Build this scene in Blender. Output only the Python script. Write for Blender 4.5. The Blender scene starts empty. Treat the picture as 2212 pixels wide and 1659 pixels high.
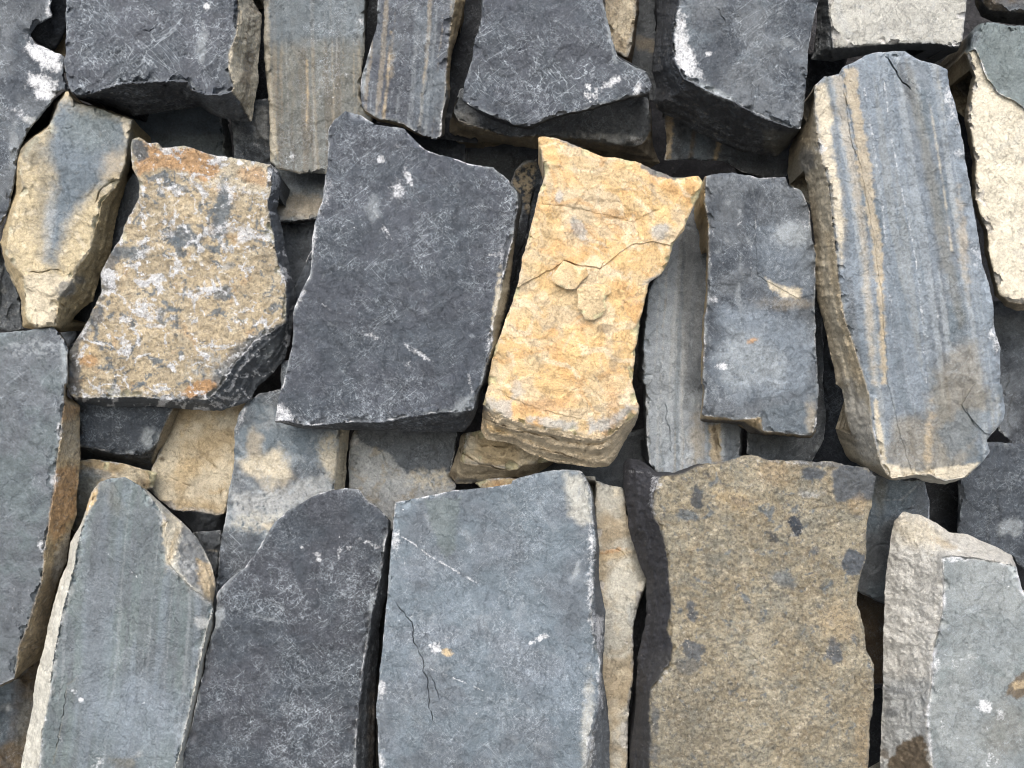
import bpy, math, time
import numpy as np
from mathutils import Vector
from mathutils.geometry import delaunay_2d_cdt

sc = bpy.context.scene
C = sc.collection
# ------------------------------------------------------------------ camera
CAM_H = 1.35
cam_d = bpy.data.cameras.new('camera'); cam_d.sensor_width = 36; cam_d.lens = 36/1.3
cam_d.clip_start = 0.05; cam_d.clip_end = 200
cam = bpy.data.objects.new('camera', cam_d); C.objects.link(cam)
cam.location = (0, -1.0, CAM_H); cam.rotation_euler = (math.radians(90), 0, 0)
sc.camera = cam
# ------------------------------------------------------------------ light
SUN_EL, SUN_AZ = 43.0, -10.0          # azimuth: degrees to the right of straight behind the camera
sc.view_settings.view_transform = 'Standard'; sc.view_settings.look = 'None'
sc.cycles.pixel_filter_type = 'BLACKMAN_HARRIS'; sc.cycles.filter_width = 1.05
sc.view_settings.gamma = 1; sc.view_settings.exposure = 1.06
w = bpy.data.worlds.new('World'); sc.world = w; w.use_nodes = True
wn = w.node_tree
sky = wn.nodes.new('ShaderNodeTexSky'); sky.sky_type = 'NISHITA'; sky.sun_disc = False
sky.sun_elevation = math.radians(SUN_EL); sky.sun_rotation = math.radians(180 - SUN_AZ)
sky.air_density = 1.0; sky.dust_density = 3.5; sky.ozone_density = 1.0
bgn = wn.nodes['Background']; bgn.inputs[1].default_value = 0.15
wn.links.new(sky.outputs[0], bgn.inputs[0])
sun_d = bpy.data.lights.new('sun', 'SUN'); sun_d.energy = .88; sun_d.angle = math.radians(60); sun_d.color = (1, .99, .97)
sun = bpy.data.objects.new('sun', sun_d); C.objects.link(sun)
sd_ = Vector((math.sin(math.radians(SUN_AZ))*math.cos(math.radians(SUN_EL)), -math.cos(math.radians(SUN_AZ))*math.cos(math.radians(SUN_EL)), math.sin(math.radians(SUN_EL))))
sun.rotation_euler = (-sd_).to_track_quat('-Z', 'Y').to_euler()

# ------------------------------------------------------------------ numpy noise
_rng = np.random.RandomState(7)
_perm = np.concatenate([_rng.permutation(512)]*2)
_ang = _rng.rand(512)*2*np.pi
_gx, _gy = np.cos(_ang), np.sin(_ang)
def pn(x, y):
    """gradient noise, about -1..1"""
    xi = np.floor(x).astype(int); yi = np.floor(y).astype(int)
    xf = x-xi; yf = y-yi
    u = xf*xf*xf*(xf*(xf*6-15)+10); v = yf*yf*yf*(yf*(yf*6-15)+10)
    def g(i, j):
        h = _perm[(_perm[(xi+i) & 511] + yi+j) & 511]
        return _gx[h]*(xf-i)+_gy[h]*(yf-j)
    a = g(0, 0); b = g(1, 0); c = g(0, 1); d = g(1, 1)
    return 1.5*((a+(b-a)*u)*(1-v)+(c+(d-c)*u)*v)
def fbm(x, y, s, oct=4, seed=0, gain=.5):
    r = 0; a = 1; t = 0
    for o in range(oct):
        r = r+a*pn(x/s+seed*17.31+o*5.7, y/s+seed*9.17+o*3.1); t += a; a *= gain; s = s/2.03
    return r/t*1.4
def sm(a, b, x):
    t = np.clip((x-a)/(b-a), 0, 1); return t*t*(3-2*t)

# ------------------------------------------------------------------ tracing units -> metres
K = 1.3/2212
OFF = {'0': (0, 0, 1), '1': (0, 0, .5), '2': (1106, 0, .5), '3': (0, 829.5, .5), '4': (1106, 829.5, .5)}
def P(s):
    out = []; q = '0'
    for t in s.split():
        if ':' in t: q, t = t.split(':')
        x, y = t.split(','); ox, oy, f = OFF[q]
        out.append((ox+float(x)*f, oy+float(y)*f))
    return np.array(out)
def world(x, y, d):
    return np.stack([(x-1106)*K*d, d-1.0, CAM_H-(y-829.5)*K*d], -1)

def segd(x, y, pts, closed=True):
    """distance to a polyline, and inside test when closed"""
    n = len(pts); best = np.full(x.shape, 1e18); ins = np.zeros(x.shape, bool)
    for i in range(n if closed else n-1):
        ax, ay = pts[i]; bx, by = pts[(i+1) % n]
        dx, dy = bx-ax, by-ay; L = dx*dx+dy*dy
        if L < 1e-9: continue
        t = np.clip(((x-ax)*dx+(y-ay)*dy)/L, 0, 1)
        best = np.minimum(best, (x-ax-t*dx)**2+(y-ay-t*dy)**2)
        if closed and ay != by:
            c = ((ay > y) != (by > y)) & (x < dx*(y-ay)/dy+ax)
            ins ^= c
    d = np.sqrt(best)
    return np.where(ins, d, -d) if closed else d

def rough(pts, seed, amp, step=4.2):
    """subdivide a traced outline and roughen it by a position-based noise"""
    out = []
    n = len(pts)
    for i in range(n):
        a = pts[i]; b = pts[(i+1) % n]; m = max(1, int(np.hypot(*(b-a))/step))
        for j in range(m): out.append(a+(b-a)*j/m)
    p = np.array(out)
    # light corner rounding
    p = .15*np.roll(p, 1, 0)+.7*p+.15*np.roll(p, -1, 0)
    q = p.copy()
    for s, a in ((60, 1.7), (24, 1.3), (9, 1.1)):
        q[:, 0] += amp*a*pn(p[:, 0]/s+seed, p[:, 1]/s+3.3)
        q[:, 1] += amp*a*pn(p[:, 0]/s+seed+40.7, p[:, 1]/s+8.8)
    return q

def crk(pts, seed):
    out = [pts[0]]
    for a, b in zip(pts[:-1], pts[1:]):
        m = max(1, int(np.hypot(*(b-a))/4))
        for j in range(1, m+1): out.append(a+(b-a)*j/m)
    p = np.array(out); q = p.copy()
    for s, a in ((34, 5.0), (13, 2.6), (6, 1.2)):
        q[:, 0] += a*pn(p[:, 0]/s+seed, p[:, 1]/s); q[:, 1] += a*pn(p[:, 0]/s, p[:, 1]/s+seed)
    return q
PAL = dict(dark=(.043, .053, .066), purple=(.049, .057, .071), black=(.024, .028, .034), grey=(.112, .142, .166), blue=(.165, .200, .235), green=(.120, .148, .150),
           olive=(.135, .132, .108), tan=(.44, .35, .215), cream=(.56, .50, .375), yellow=(.64, .46, .22), orange=(.44, .26, .12), brown=(.24, .19, .12), umber=(.10, .075, .045),
           white=(.74, .75, .78), pale=(.36, .375, .37), lime=(.47, .465, .41), sand=(.33, .28, .195), lgrey=(.27, .30, .315), mid=(.092, .105, .118), rust=(.34, .19, .09))
def col(c): return np.array(PAL[c] if isinstance(c, str) else c)

# ------------------------------------------------------------------ the stone material
def make_material():
    m = bpy.data.materials.new('weathered_stone'); m.use_nodes = True
    nt = m.node_tree; N = nt.nodes; L = nt.links
    bs = N['Principled BSDF']
    def n(t, **k):
        o = N.new(t)
        for a, b in k.items(): setattr(o, a, b)
        return o
    def math_(op, a, b=None, c=None, clamp=False):
        o = n('ShaderNodeMath', operation=op, use_clamp=clamp)
        for i, v in enumerate((a, b, c)):
            if v is None: continue
            if isinstance(v, (int, float)): o.inputs[i].default_value = v
            else: L.new(v, o.inputs[i])
        return o.outputs[0]
    def mix(f, a, b, bt='MIX'):
        o = n('ShaderNodeMix', data_type='RGBA', blend_type=bt)
        for i, v in ((0, f), (6, a), (7, b)):
            if isinstance(v, (int, float)): o.inputs[i].default_value = v
            elif isinstance(v, tuple): o.inputs[i].default_value = v
            else: L.new(v, o.inputs[i])
        return o.outputs[2]
    tc = n('ShaderNodeTexCoord'); oi = n('ShaderNodeObjectInfo')
    vm = n('ShaderNodeVectorMath', operation='MULTIPLY_ADD')
    cx = n('ShaderNodeCombineXYZ')
    L.new(oi.outputs['Random'], cx.inputs[0]); L.new(oi.outputs['Random'], cx.inputs[1])
    L.new(cx.outputs[0], vm.inputs[0]); vm.inputs[1].default_value = (37, 91, 0)
    vs = n('ShaderNodeVectorMath', operation='SCALE'); L.new(tc.outputs['Object'], vs.inputs[0]); L.new(math_('MULTIPLY_ADD', oi.outputs['Random'], .65, .65), vs.inputs['Scale'])
    L.new(vs.outputs[0], vm.inputs[2])
    co = vm.outputs[0]
    def noise(scale, detail=4, rough_=.6, dist=0, c=co):
        o = n('ShaderNodeTexNoise'); L.new(c, o.inputs['Vector'])
        o.inputs['Scale'].default_value = scale; o.inputs['Detail'].default_value = detail
        o.inputs['Roughness'].default_value = rough_; o.inputs['Distortion'].default_value = dist
        return o.outputs[0]
    def ramp(v, a, b):
        o = n('ShaderNodeMapRange', interpolation_type='SMOOTHSTEP'); L.new(v, o.inputs[0])
        o.inputs[1].default_value = a; o.inputs[2].default_value = b
        return o.outputs[0]
    def ridge(v, wd):
        return ramp(math_('ABSOLUTE', math_('SUBTRACT', v, .5)), wd, 0.0)
    ac = n('ShaderNodeAttribute', attribute_name='Col'); af = n('ShaderNodeAttribute', attribute_name='Fx')
    sp = n('ShaderNodeSeparateColor'); L.new(af.outputs['Color'], sp.inputs[0])
    craze, grain, pit = sp.outputs[0], sp.outputs[1], sp.outputs[2]
    base = ac.outputs['Color']
    big = noise(14, 3, .6)
    med = noise(75, 5, .65)
    fine = noise(480, 4, .75)
    base = mix(1.0, base, _gray(n, L, math_, fine, .62, 1.38), 'MULTIPLY')
    base = mix(1.0, base, _gray(n, L, math_, med, .80, 1.20), 'MULTIPLY')
    # pale hair lines and dust on slates
    r1 = ridge(noise(30, 5, .62, .35), .011)
    r2 = ridge(noise(105, 4, .66, .25), .026)
    r3 = ridge(noise(210, 4, .7, .5), .045)
    pm = ramp(noise(17, 5, .72), .46, .58)
    pm3 = ramp(noise(30, 4, .7), .38, .66)
    dust = ramp(noise(330, 5, .8), .50, .70)
    pm2 = ramp(big, .36, .64)
    v = math_('MULTIPLY', r1, math_('MULTIPLY', pm3, .85))
    v = math_('ADD', v, math_('MULTIPLY', r2, math_('MULTIPLY', pm, .55)))
    v = math_('ADD', v, math_('MULTIPLY', r3, math_('MULTIPLY', pm3, .22)))
    v = math_('ADD', v, math_('MULTIPLY', dust, math_('MULTIPLY_ADD', pm2, .30, .10)))
    # long hair scratches, crossing
    def hair(angle, squeeze):
        vr = n('ShaderNodeVectorRotate', rotation_type='Y_AXIS'); vr.inputs['Angle'].default_value = angle; L.new(co, vr.inputs['Vector'])
        mp = n('ShaderNodeMapping'); mp.inputs['Scale'].default_value = (1, 1, squeeze); L.new(vr.outputs[0], mp.inputs[0])
        return mp.outputs[0]
    s1 = ridge(noise(70, 3, .6, .3, hair(.75, .14)), .011); s2 = ridge(noise(48, 3, .6, .3, hair(-.95, .10)), .009)
    v = math_('ADD', v, math_('MULTIPLY', math_('ADD', s1, s2), math_('MULTIPLY', pm3, .60)))
    zone = ramp(noise(5.5, 4, .65), .38, .58)
    v = math_('MULTIPLY', v, math_('MULTIPLY_ADD', zone, .80, .30))
    v = math_('MULTIPLY', v, craze, clamp=True)
    base = mix(v, base, (.38, .43, .47, 1))
    # chalky marks: a traced field broken up by noise
    ak = n('ShaderNodeAttribute', attribute_name='Chalk')
    cn = math_('MULTIPLY_ADD', noise(120, 7, .76), 2.3, -1.15)
    kk = math_('ADD', ak.outputs['Fac'], cn)
    kk = math_('MULTIPLY', math_('MULTIPLY', ramp(kk, .28, 1.15), .95), ramp(ak.outputs['Fac'], .02, .2))
    base = mix(kk, base, mix(ramp(fine, .3, .6), (.42, .44, .46, 1), (.68, .70, .72, 1)))
    # grain of the sandy faces: dark pits, pale grains
    dk = ramp(noise(210, 5, .72, .3), .52, .38)
    base = mix(math_('MULTIPLY', dk, math_('MULTIPLY', grain, .62)), base, (.060, .058, .055, 1))
    lt = ramp(noise(170, 6, .75), .56, .68)
    base = mix(math_('MULTIPLY', lt, math_('MULTIPLY', grain, .60)), base, (.60, .56, .47, 1))
    L.new(base, bs.inputs['Base Color'])
    rr = math_('MULTIPLY_ADD', med, .3, .48)
    L.new(rr, bs.inputs['Roughness']); bs.inputs['Specular IOR Level'].default_value = .38
    # relief
    h = math_('ADD', math_('MULTIPLY', noise(150, 6, .7), 1.0), math_('MULTIPLY', fine, .38))
    h = math_('ADD', h, math_('MULTIPLY', noise(40, 4, .6), 1.0))
    h = math_('ADD', h, math_('MULTIPLY', s1, -.12))
    h = math_('ADD', h, math_('MULTIPLY', ridge(noise(26, 6, .7, .4), .010), -.30))
    hs = math_('MULTIPLY', h, math_('MULTIPLY_ADD', pit, 1.0, .28))
    b = n('ShaderNodeBump'); b.inputs['Strength'].default_value = .9; b.inputs['Distance'].default_value = .0042
    L.new(hs, b.inputs['Height']); L.new(b.outputs[0], bs.inputs['Normal'])
    return m
def _gray(n, L, math_, f, a, b):
    v = math_('MULTIPLY_ADD', f, (b-a)*1.9, (a+b)/2-(b-a)*.95)
    o = n('ShaderNodeCombineColor')
    for i in range(3): L.new(v, o.inputs[i])
    return o.outputs[0]
STONE = make_material()

# ------------------------------------------------------------------ one stone
STEP = 3.1
def shade_mask(kind, x, y, soft, brk, seed, **k):
    pass
_count = [0]
def stone(name, label, S, F=None, d=1.0, sd=.06, th=.06, g=(0, 0), base='dark', base2=None, side=None, craze=.8, grain=0., pit=.3,
          relief=1.0, mott=(), marks=(), lines=(), ledges=(), cracks=(), rim=('lgrey', 7, .65), jag=1.0, cat='stone', spit=.8, sgrain=.25, parent=None, terr=1.0, group='stones stacked in the wall', prof=1.0, edge=1.0, strata=5.0, samp=1.0, bands=None, brk=0., fr=1.0, folds=(), af=1.0):
    _count[0] += 1; seed = _count[0]*3.77
    Sp = P(S) if isinstance(S, str) else S
    if F is None:
        Fp = None
    else:
        Fp = rough(P(F), seed, jag)
    Sp = rough(Sp, seed, jag)
    x0, y0 = Sp.min(0); x1, y1 = Sp.max(0)
    gx, gy = np.meshgrid(np.arange(x0, x1, STEP), np.arange(y0, y1, STEP))
    rs = np.random.RandomState(int(seed*100) % 9999)
    gx = gx.ravel()+rs.uniform(-.32, .32, gx.size)*STEP; gy = gy.ravel()+rs.uniform(-.32, .32, gy.size)*STEP
    inS = segd(gx, gy, Sp)
    keep = inS > STEP*.45
    gx, gy = gx[keep], gy[keep]
    nb = len(Sp)
    vin = [Vector(p) for p in Sp]; faces = [list(range(nb))]; edges = []
    if Fp is not None:
        dF = np.abs(segd(gx, gy, Fp)); k2 = dF > STEP*.4
        gx, gy = gx[k2], gy[k2]
        # F outline as constraint, only where it is inside S
        fs = segd(Fp[:, 0], Fp[:, 1], Sp)
        ok = fs > 1.5
        base_i = len(vin); idx = {}
        for i, p in enumerate(Fp):
            if ok[i]: idx[i] = len(vin); vin.append(Vector(p))
        for i in range(len(Fp)):
            j = (i+1) % len(Fp)
            if i in idx and j in idx: edges.append((idx[i], idx[j]))
    ex = []
    def rows(pts, offs, closed):
        pts = list(pts)+([pts[0]] if closed else [])
        for a_, b_ in zip(pts[:-1], pts[1:]):
            a_ = np.array(a_); b_ = np.array(b_); Ln = np.hypot(*(b_-a_))
            if Ln < 1e-6: continue
            nn = np.array([-(b_-a_)[1], (b_-a_)[0]])/Ln
            for tt in np.arange(0, 1, 2.4/max(Ln, 2.4)):
                for o_ in offs: ex.append(a_+(b_-a_)*tt+nn*o_)
    for pl, hmm, so in ledges: rows(rough(P(pl), seed+2, 1.2), (-.8, .8), True)
    cpr = [(crk(P(cp), seed), wpx, dmm) for cp, wpx, dmm in cracks]
    for cp, wpx, dmm in cpr: rows(cp, (-wpx*.7, 0, wpx*.7), False)
    if ex:
        ex = np.array(ex); ok_ = segd(ex[:, 0], ex[:, 1], Sp) > 1.5
        if Fp is not None: ok_ &= np.abs(segd(ex[:, 0], ex[:, 1], Fp)) > 1.0
        ex = ex[ok_]
        if len(ex):
            cell = set(map(tuple, np.round(ex/2.2).astype(int).tolist()))
            kk = np.array([(a, b) not in cell for a, b in np.round(np.stack([gx, gy], 1)/2.2).astype(int).tolist()], bool)
            gx = np.concatenate([gx[kk], ex[:, 0]]); gy = np.concatenate([gy[kk], ex[:, 1]])
    vin += [Vector((a, b)) for a, b in zip(gx.tolist(), gy.tolist())]
    vo, eo, fo, ov, oe, of = delaunay_2d_cdt(vin, edges, faces, 1, 1e-3)
    V = np.array([(p.x, p.y) for p in vo]); x, y = V[:, 0], V[:, 1]
    T = np.array([f for f in fo if len(f) == 3])
    a = V[T]; ar = (a[:, 1, 0]-a[:, 0, 0])*(a[:, 2, 1]-a[:, 0, 1])-(a[:, 1, 1]-a[:, 0, 1])*(a[:, 2, 0]-a[:, 0, 0])
    T = np.where((ar > 0)[:, None], T[:, ::-1], T)          # face the camera (y down)
    dS = np.maximum(segd(x, y, Sp), 0)
    if Fp is not None:
        sF = segd(x, y, Fp); t = np.where(sF < 0, -sF/(-sF+dS+1e-6), 0.)
        dE = np.where(sF > 0, np.minimum(sF, 1e9), 0)
    else:
        sF = dS.copy(); t = np.zeros_like(x); dE = dS
    isf = sm(-2.5, 1.0, sF) if Fp is not None else np.ones_like(x)
    cx, cy = Sp.mean(0)
    # depth -------------------------------------------------------
    z = d+(x-cx)/1000*g[0]+(y-cy)/1000*g[1]
    z = z+sd*(t**prof)
    R = .001*relief
    z = z+R*2.6*fbm(x, y, 160, 3, seed)*isf+R*.6*fbm(x, y, 45, 3, seed+1)*isf+R*.45*fr*fbm(x, y, 14, 4, seed+2, .65)
    # cleavage terraces
    q = fbm(x, y*.7, 130, 4, seed+5)*3.0
    q = fbm(x+30*brk*pn(x/50, y/50), y*.7, 170, 3, seed+5)*2.6
    z = z+R*1.1*terr*(np.floor(q)+sm(.90, 1., q-np.floor(q)))*isf
    # broad cleavage facets meeting in soft ridges
    fl = [(P(f_[0]), f_[1]) for f_ in folds]
    ext = min(x1-x0, y1-y0)
    for _ in range(3):
        an_ = rs.uniform(0, 2*np.pi); c0 = np.array([cx, cy])+rs.uniform(-.35, .35, 2)*ext
        dv = np.array([np.cos(an_), np.sin(an_)]); fl.append((np.array([c0, c0+dv*50]), rs.uniform(.03, .08)*af))
    for (p0, p1), sl in [((f_[0][0], f_[0][1]), f_[1]) for f_ in fl]:
        dv = (p1-p0)/np.hypot(*(p1-p0)); sg = (x-p0[0])*-dv[1]+(y-p0[1])*dv[0]+9*fbm(x, y, 60, 3, seed+70)
        z = z+sl*K*np.clip(sg, 0, 160)*isf
    # sides: layered fracture
    if Fp is not None:
        along = (x+y)/170
        strat = pn(t*strata+.5*fbm(x, y, 50, 2, seed+40)+seed, along)+.6*pn(t*strata*2.7+seed, along*2.3+4)
        z = z+(1-isf)*(.005*fbm(x, y, 36, 4, seed+3, .6)+.003*np.abs(fbm(x, y, 12, 3, seed+4))+.0035*samp*strat*sm(0, .15, t))*min(1, sd/.05)
    # worn arris
    e = np.minimum(dE, dS)
    bw = 3.2+3.0*fbm(x, y, 40, 3, seed+6)
    z = z+.0024*edge*np.clip(1-e/np.maximum(bw, 1.5), 0, 1)**1.6*isf
    cn_ = fbm(x, y, 38, 3, seed+7)
    cw = 19*np.clip(cn_*2.2-.25, 0, 1)+1e-3
    chip = np.clip(1-e/cw, 0, 1)**.8*sm(.1, .2, cn_)
    z = z+.0065*edge*chip*isf
    for L_ in ledges:                     # (outline, height mm, softness px)
        pl, hmm, so = L_
        pp = rough(P(pl), seed+2, 1.2)
        z = z-hmm*.001*sm(-.8, .8, segd(x, y, pp))*isf
    for cp, wpx, dmm in cpr:
        dd = segd(x, y, cp, False)
        en = np.minimum(np.hypot(x-cp[0][0], y-cp[0][1]), np.hypot(x-cp[-1][0], y-cp[-1][1]))
        vv = np.clip(.75+1.1*fbm(x, y, 26, 3, seed+60), .05, 1.3)*sm(0, 26, en)
        z = z+1.6*dmm*.001*np.clip(1-dd/(wpx*.75), 0, 1)*vv
    # colour ------------------------------------------------------
    cb = np.tile(col(base), (len(x), 1))
    def blend(c, m_):
        nonlocal cb
        m_ = np.clip(m_, 0, 1)[:, None]; cb = cb*(1-m_)+col(c)*m_
    if base2 is not None:
        blend(base2, sm(-.25, .35, fbm(x, y, 110, 4, seed+8)))
    wk = []
    for mo in mott:                        # colour, scale, threshold, softness, strength, angle deg, stretch
        c, s, th_, so, st, an, stx = (list(mo)+[0, 1])[:7] if len(mo) < 7 else mo
        r = math.radians(an); u = x*math.cos(r)+y*math.sin(r); v = -x*math.sin(r)+y*math.cos(r)
        wx = .9*s*pn(x/(s*1.6)+seed, y/(s*1.6)); wy = .9*s*pn(x/(s*1.6)+9, y/(s*1.6)+seed)
        nn_ = fbm((u+wx)/stx, v+wy*(1 if stx < 3 else .25), s, 5, seed+11+s, .66)
        if c == 'white': wk.append((st, sm(th_, th_+so, nn_)))
        else: blend(c, st*sm(th_, th_+so, nn_))
    lum = 1+.16*fbm(x, y, 70, 4, seed+9, .6)+.10*fbm(x, y, 12, 3, seed+10)
    cb = cb*lum[:, None]
    if bands is not None:                  # lengthwise layers seen edge-on: they follow a traced curve
        bp, bl = bands; bp = P(bp); o_ = np.argsort(bp[:, 1])
        bu = x-np.interp(y, bp[o_, 1], bp[o_, 0])+2.5*fbm(x, y, 60, 3, seed+50)
        for k_, (bc, bs_, bt, bst) in enumerate(bl):
            nn_ = pn(bu/bs_+k_*7.7, y/900+k_)+.45*pn(bu/bs_*2.6, y/300+k_*3)+.12*fbm(x, y, 10, 3, seed+51)
            blend(bc, bst*sm(bt, bt+.22, nn_))
    ck = np.zeros(len(x))
    for st_, m_ in wk: ck = np.maximum(ck, st_*m_)
    cz = np.full(len(x), float(craze)); gr = np.full(len(x), float(grain)); pt = np.full(len(x), float(pit))
    if Fp is not None:
        sc_ = col(side if side is not None else tuple(col(base)*.8))
        lay = 1+.20*fbm(x, y, 26, 4, seed+12, .65)+.24*samp*strat
        f = isf[:, None]; cb = cb*f+(sc_[None]*lay[:, None])*(1-f)
        cz = cz*(.5+.5*isf); gr = gr*isf+sgrain*(1-isf); pt = pt*isf+spit*(1-isf)
    if rim:
        rc, rw, rst = rim
        m_ = np.clip(1-e/(rw*(1+.9*fbm(x, y, 30, 4, seed+13))+.01), 0, 1)**.7*sm(-.25, .35, fbm(x, y, 60, 4, seed+14, .65))*isf
        blend(rc, rst*m_); rimk = 1.3*rst*np.clip(1-e/(rw*.55*(1+1.1*fbm(x, y, 16, 4, seed+15))+.01), 0, 1)**.6*sm(-.3, .3, fbm(x, y, 45, 4, seed+16, .7))*isf if rc in ('lgrey', 'white', 'pale') else 0*m_
    else: rimk = 0
    blend(tuple(np.minimum(col(base)*1.7+.03, .6)), .55*sm(0, .2, chip)*isf)
    for mk in marks:                       # (colour, outline | ellipse, soft, strength, breakup, {fx})
        c, shp, so, st, br = mk[:5]; fx = mk[5] if len(mk) > 5 else {}
        if isinstance(shp, tuple):         # ellipse: 'q:x,y', rx, ry, angle
            (ex, ey), = P(shp[0]); r = math.radians(shp[3] if len(shp) > 3 else 0)
            u = (x-ex)*math.cos(r)+(y-ey)*math.sin(r); v = -(x-ex)*math.sin(r)+(y-ey)*math.cos(r)
            sdv = (1-np.sqrt((u/shp[1])**2+(v/shp[2])**2))*min(shp[1], shp[2])
        else: sdv = segd(x, y, P(shp))
        sdv = sdv+br*(fbm(x, y, max(10, br*2.2), 5, seed+20, .65))
        if isinstance(c, str) and c == 'white': so = so*2.6; sdv = sdv+br*.7*fbm(x, y, 9, 3, seed+24, .7)
        m_ = sm(-so/2, so/2, sdv)*st
        if fx.get('only') == 'side': m_ = m_*(1-isf)
        if fx.get('only') == 'face': m_ = m_*isf
        if fx.get('spk'): m_ = m_*sm(fx['spk'], fx['spk']+.25, fbm(x, y, fx.get('ss', 12), 4, seed+23, .7))
        m1 = m_*np.where(isf > .5, 1, 1)
        vary = 1+.18*fbm(x, y, 24, 4, seed+21)
        if isinstance(c, str) and c == 'white':
            ck = np.maximum(ck, m1); continue
        mm = np.clip(m1, 0, 1)[:, None]; cb = cb*(1-mm)+(col(c)[None]*vary[:, None])*mm
        if 'c' in fx: cz = cz*(1-m1)+fx['c']*m1
        if 'g' in fx: gr = gr*(1-m1)+fx['g']*m1
        if 'p' in fx: pt = pt*(1-m1)+fx['p']*m1
        if 'h' in fx: z = z-fx['h']*.001*m1
    for c, pl, wd, st in lines:
        dd = segd(x, y, P(pl), False)+np.abs(fbm(x, y, 22, 4, seed+22))*wd*.8
        if c in ('white', 'lgrey'): ck = np.maximum(ck, (1.1 if c == 'white' else .95)*st*sm(wd*1.5, wd*.2, dd)*sm(-.55, .1, fbm(x, y, 40, 3, seed+81)))
        else: blend(c, st*sm(wd*1.3, wd*.2, dd+wd*.5*fbm(x, y, 30, 4, seed+80))*sm(-.5, .15, fbm(x, y, 55, 4, seed+82)))
    ck = np.maximum(ck, rimk)
    # geometry out: front, rear ring, rear cap ----------------------
    W0 = world(x, y, z)
    # boundary loop of the triangulation (its first nb input vertices)
    ring = []
    E_ = np.sort(np.concatenate([T[:, [0, 1]], T[:, [1, 2]], T[:, [2, 0]]]), 1)
    ky = E_[:, 0].astype(np.int64)*10000000+E_[:, 1]
    uq, ct = np.unique(ky, return_counts=True); be = uq[ct == 1]
    dirE = np.concatenate([T[:, [0, 1]], T[:, [1, 2]], T[:, [2, 0]]])
    bset = set(be.tolist()); nxt = {}
    for p_, q_ in dirE.tolist():
        kk = min(p_, q_)*10000000+max(p_, q_)
        if kk in bset: nxt[p_] = q_
    ring = []; st0 = next(iter(nxt)); cur = st0
    while True:
        ring.append(cur); cur = nxt.get(cur)
        if cur is None or cur == st0 or len(ring) > 50000: break
    ring = np.array(ring); m = len(ring)
    ws = W0[ring]; zs = z[ring]; cen = W0.mean(0)
    xs, ys = x[ring], y[ring]
    Vs = [W0]; rings = [ring]; base_n = len(x); off = base_n
    LV = 4 if th > .03 else 2
    wob = fbm(xs, ys, 30, 3, seed+30)
    for l in range(1, LV+1):
        f = l/LV; zz = zs+(d+sd+th-zs.min()*0-zs)*f if False else zs+th*f
        strt = ws.copy(); strt[:, 1] = zz-1.0
        ray = world(xs, ys, zz)
        nrm = ws-cen; nrm[:, 1] = 0
        ins_ = ((ray-strt)*nrm).sum(1) < 0
        pos = np.where(ins_[:, None], ray, strt)
        inn = cen-pos; inn[:, 1] = 0; ln = np.linalg.norm(inn, axis=1)[:, None]
        pos = pos+inn/ln*(.002+.006*f+.003*wob[:, None]*f)
        pos[:, 1] += .003*fbm(xs, ys+l*40, 18, 3, seed+31)
        Vs.append(pos); rings.append(np.arange(off, off+m)); off += m
    Vs.append(Vs[-1].mean(0)[None]); capi = off
    tri = [T]
    for a_, b_ in zip(rings[:-1], rings[1:]):
        i = np.arange(m); j = (i+1) % m
        tri.append(np.stack([a_[i], b_[i], a_[j]], 1)); tri.append(np.stack([a_[j], b_[i], b_[j]], 1))
    i = np.arange(m); j = (i+1) % m
    tri.append(np.stack([rings[-1][i], np.full(m, capi), rings[-1][j]], 1))
    VV = np.concatenate(Vs); TT = np.concatenate(tri)
    sidec = col(side if side is not None else tuple(col(base)*.8))
    ncol = np.concatenate([cb]+[cb[ring]*.5+sidec*.5]*LV+[sidec[None]])
    nfx = np.stack([cz, gr, pt], 1); nck = np.concatenate([ck]+[ck[ring]*.3]*LV+[[0.]])
    nfx = np.concatenate([nfx]+[np.tile([.3*craze, sgrain, spit], (m, 1))]*LV+[np.array([[.3, .2, .8]])])
    org = np.array([cen[0], VV[:, 1].max(), VV[:, 2].min()])
    me = bpy.data.meshes.new(name)
    me.vertices.add(len(VV)); me.vertices.foreach_set('co', (VV-org).astype(np.float32).ravel())
    me.loops.add(len(TT)*3); me.loops.foreach_set('vertex_index', TT.astype(np.int32).ravel())
    me.polygons.add(len(TT)); me.polygons.foreach_set('loop_start', np.arange(0, len(TT)*3, 3, dtype=np.int32))
    me.update(calc_edges=True)
    for an, arr in (('Col', ncol), ('Fx', nfx)):
        at = me.attributes.new(an, 'FLOAT_COLOR', 'POINT')
        at.data.foreach_set('color', np.concatenate([np.clip(arr, 0.004, 1), np.ones((len(arr), 1))], 1).astype(np.float32).ravel())
    at = me.attributes.new('Chalk', 'FLOAT', 'POINT'); at.data.foreach_set('value', nck.astype(np.float32))
    me.polygons.foreach_set('use_smooth', np.ones(len(TT), bool))
    # crisp arris: sharp edges where the triangles meet steeply
    me.set_sharp_from_angle(angle=math.radians(48))
    me.materials.append(STONE)
    o = bpy.data.objects.new(name, me); C.objects.link(o)
    o.location = org
    if parent is not None:
        o.parent = parent; o.location = Vector(org)-parent.location
        if label: o['label'] = label
    else:
        o['label'] = label; o['category'] = cat
        if group: o['group'] = group
    return o

# ================================================================== the wall, row by row
wh = dict
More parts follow.
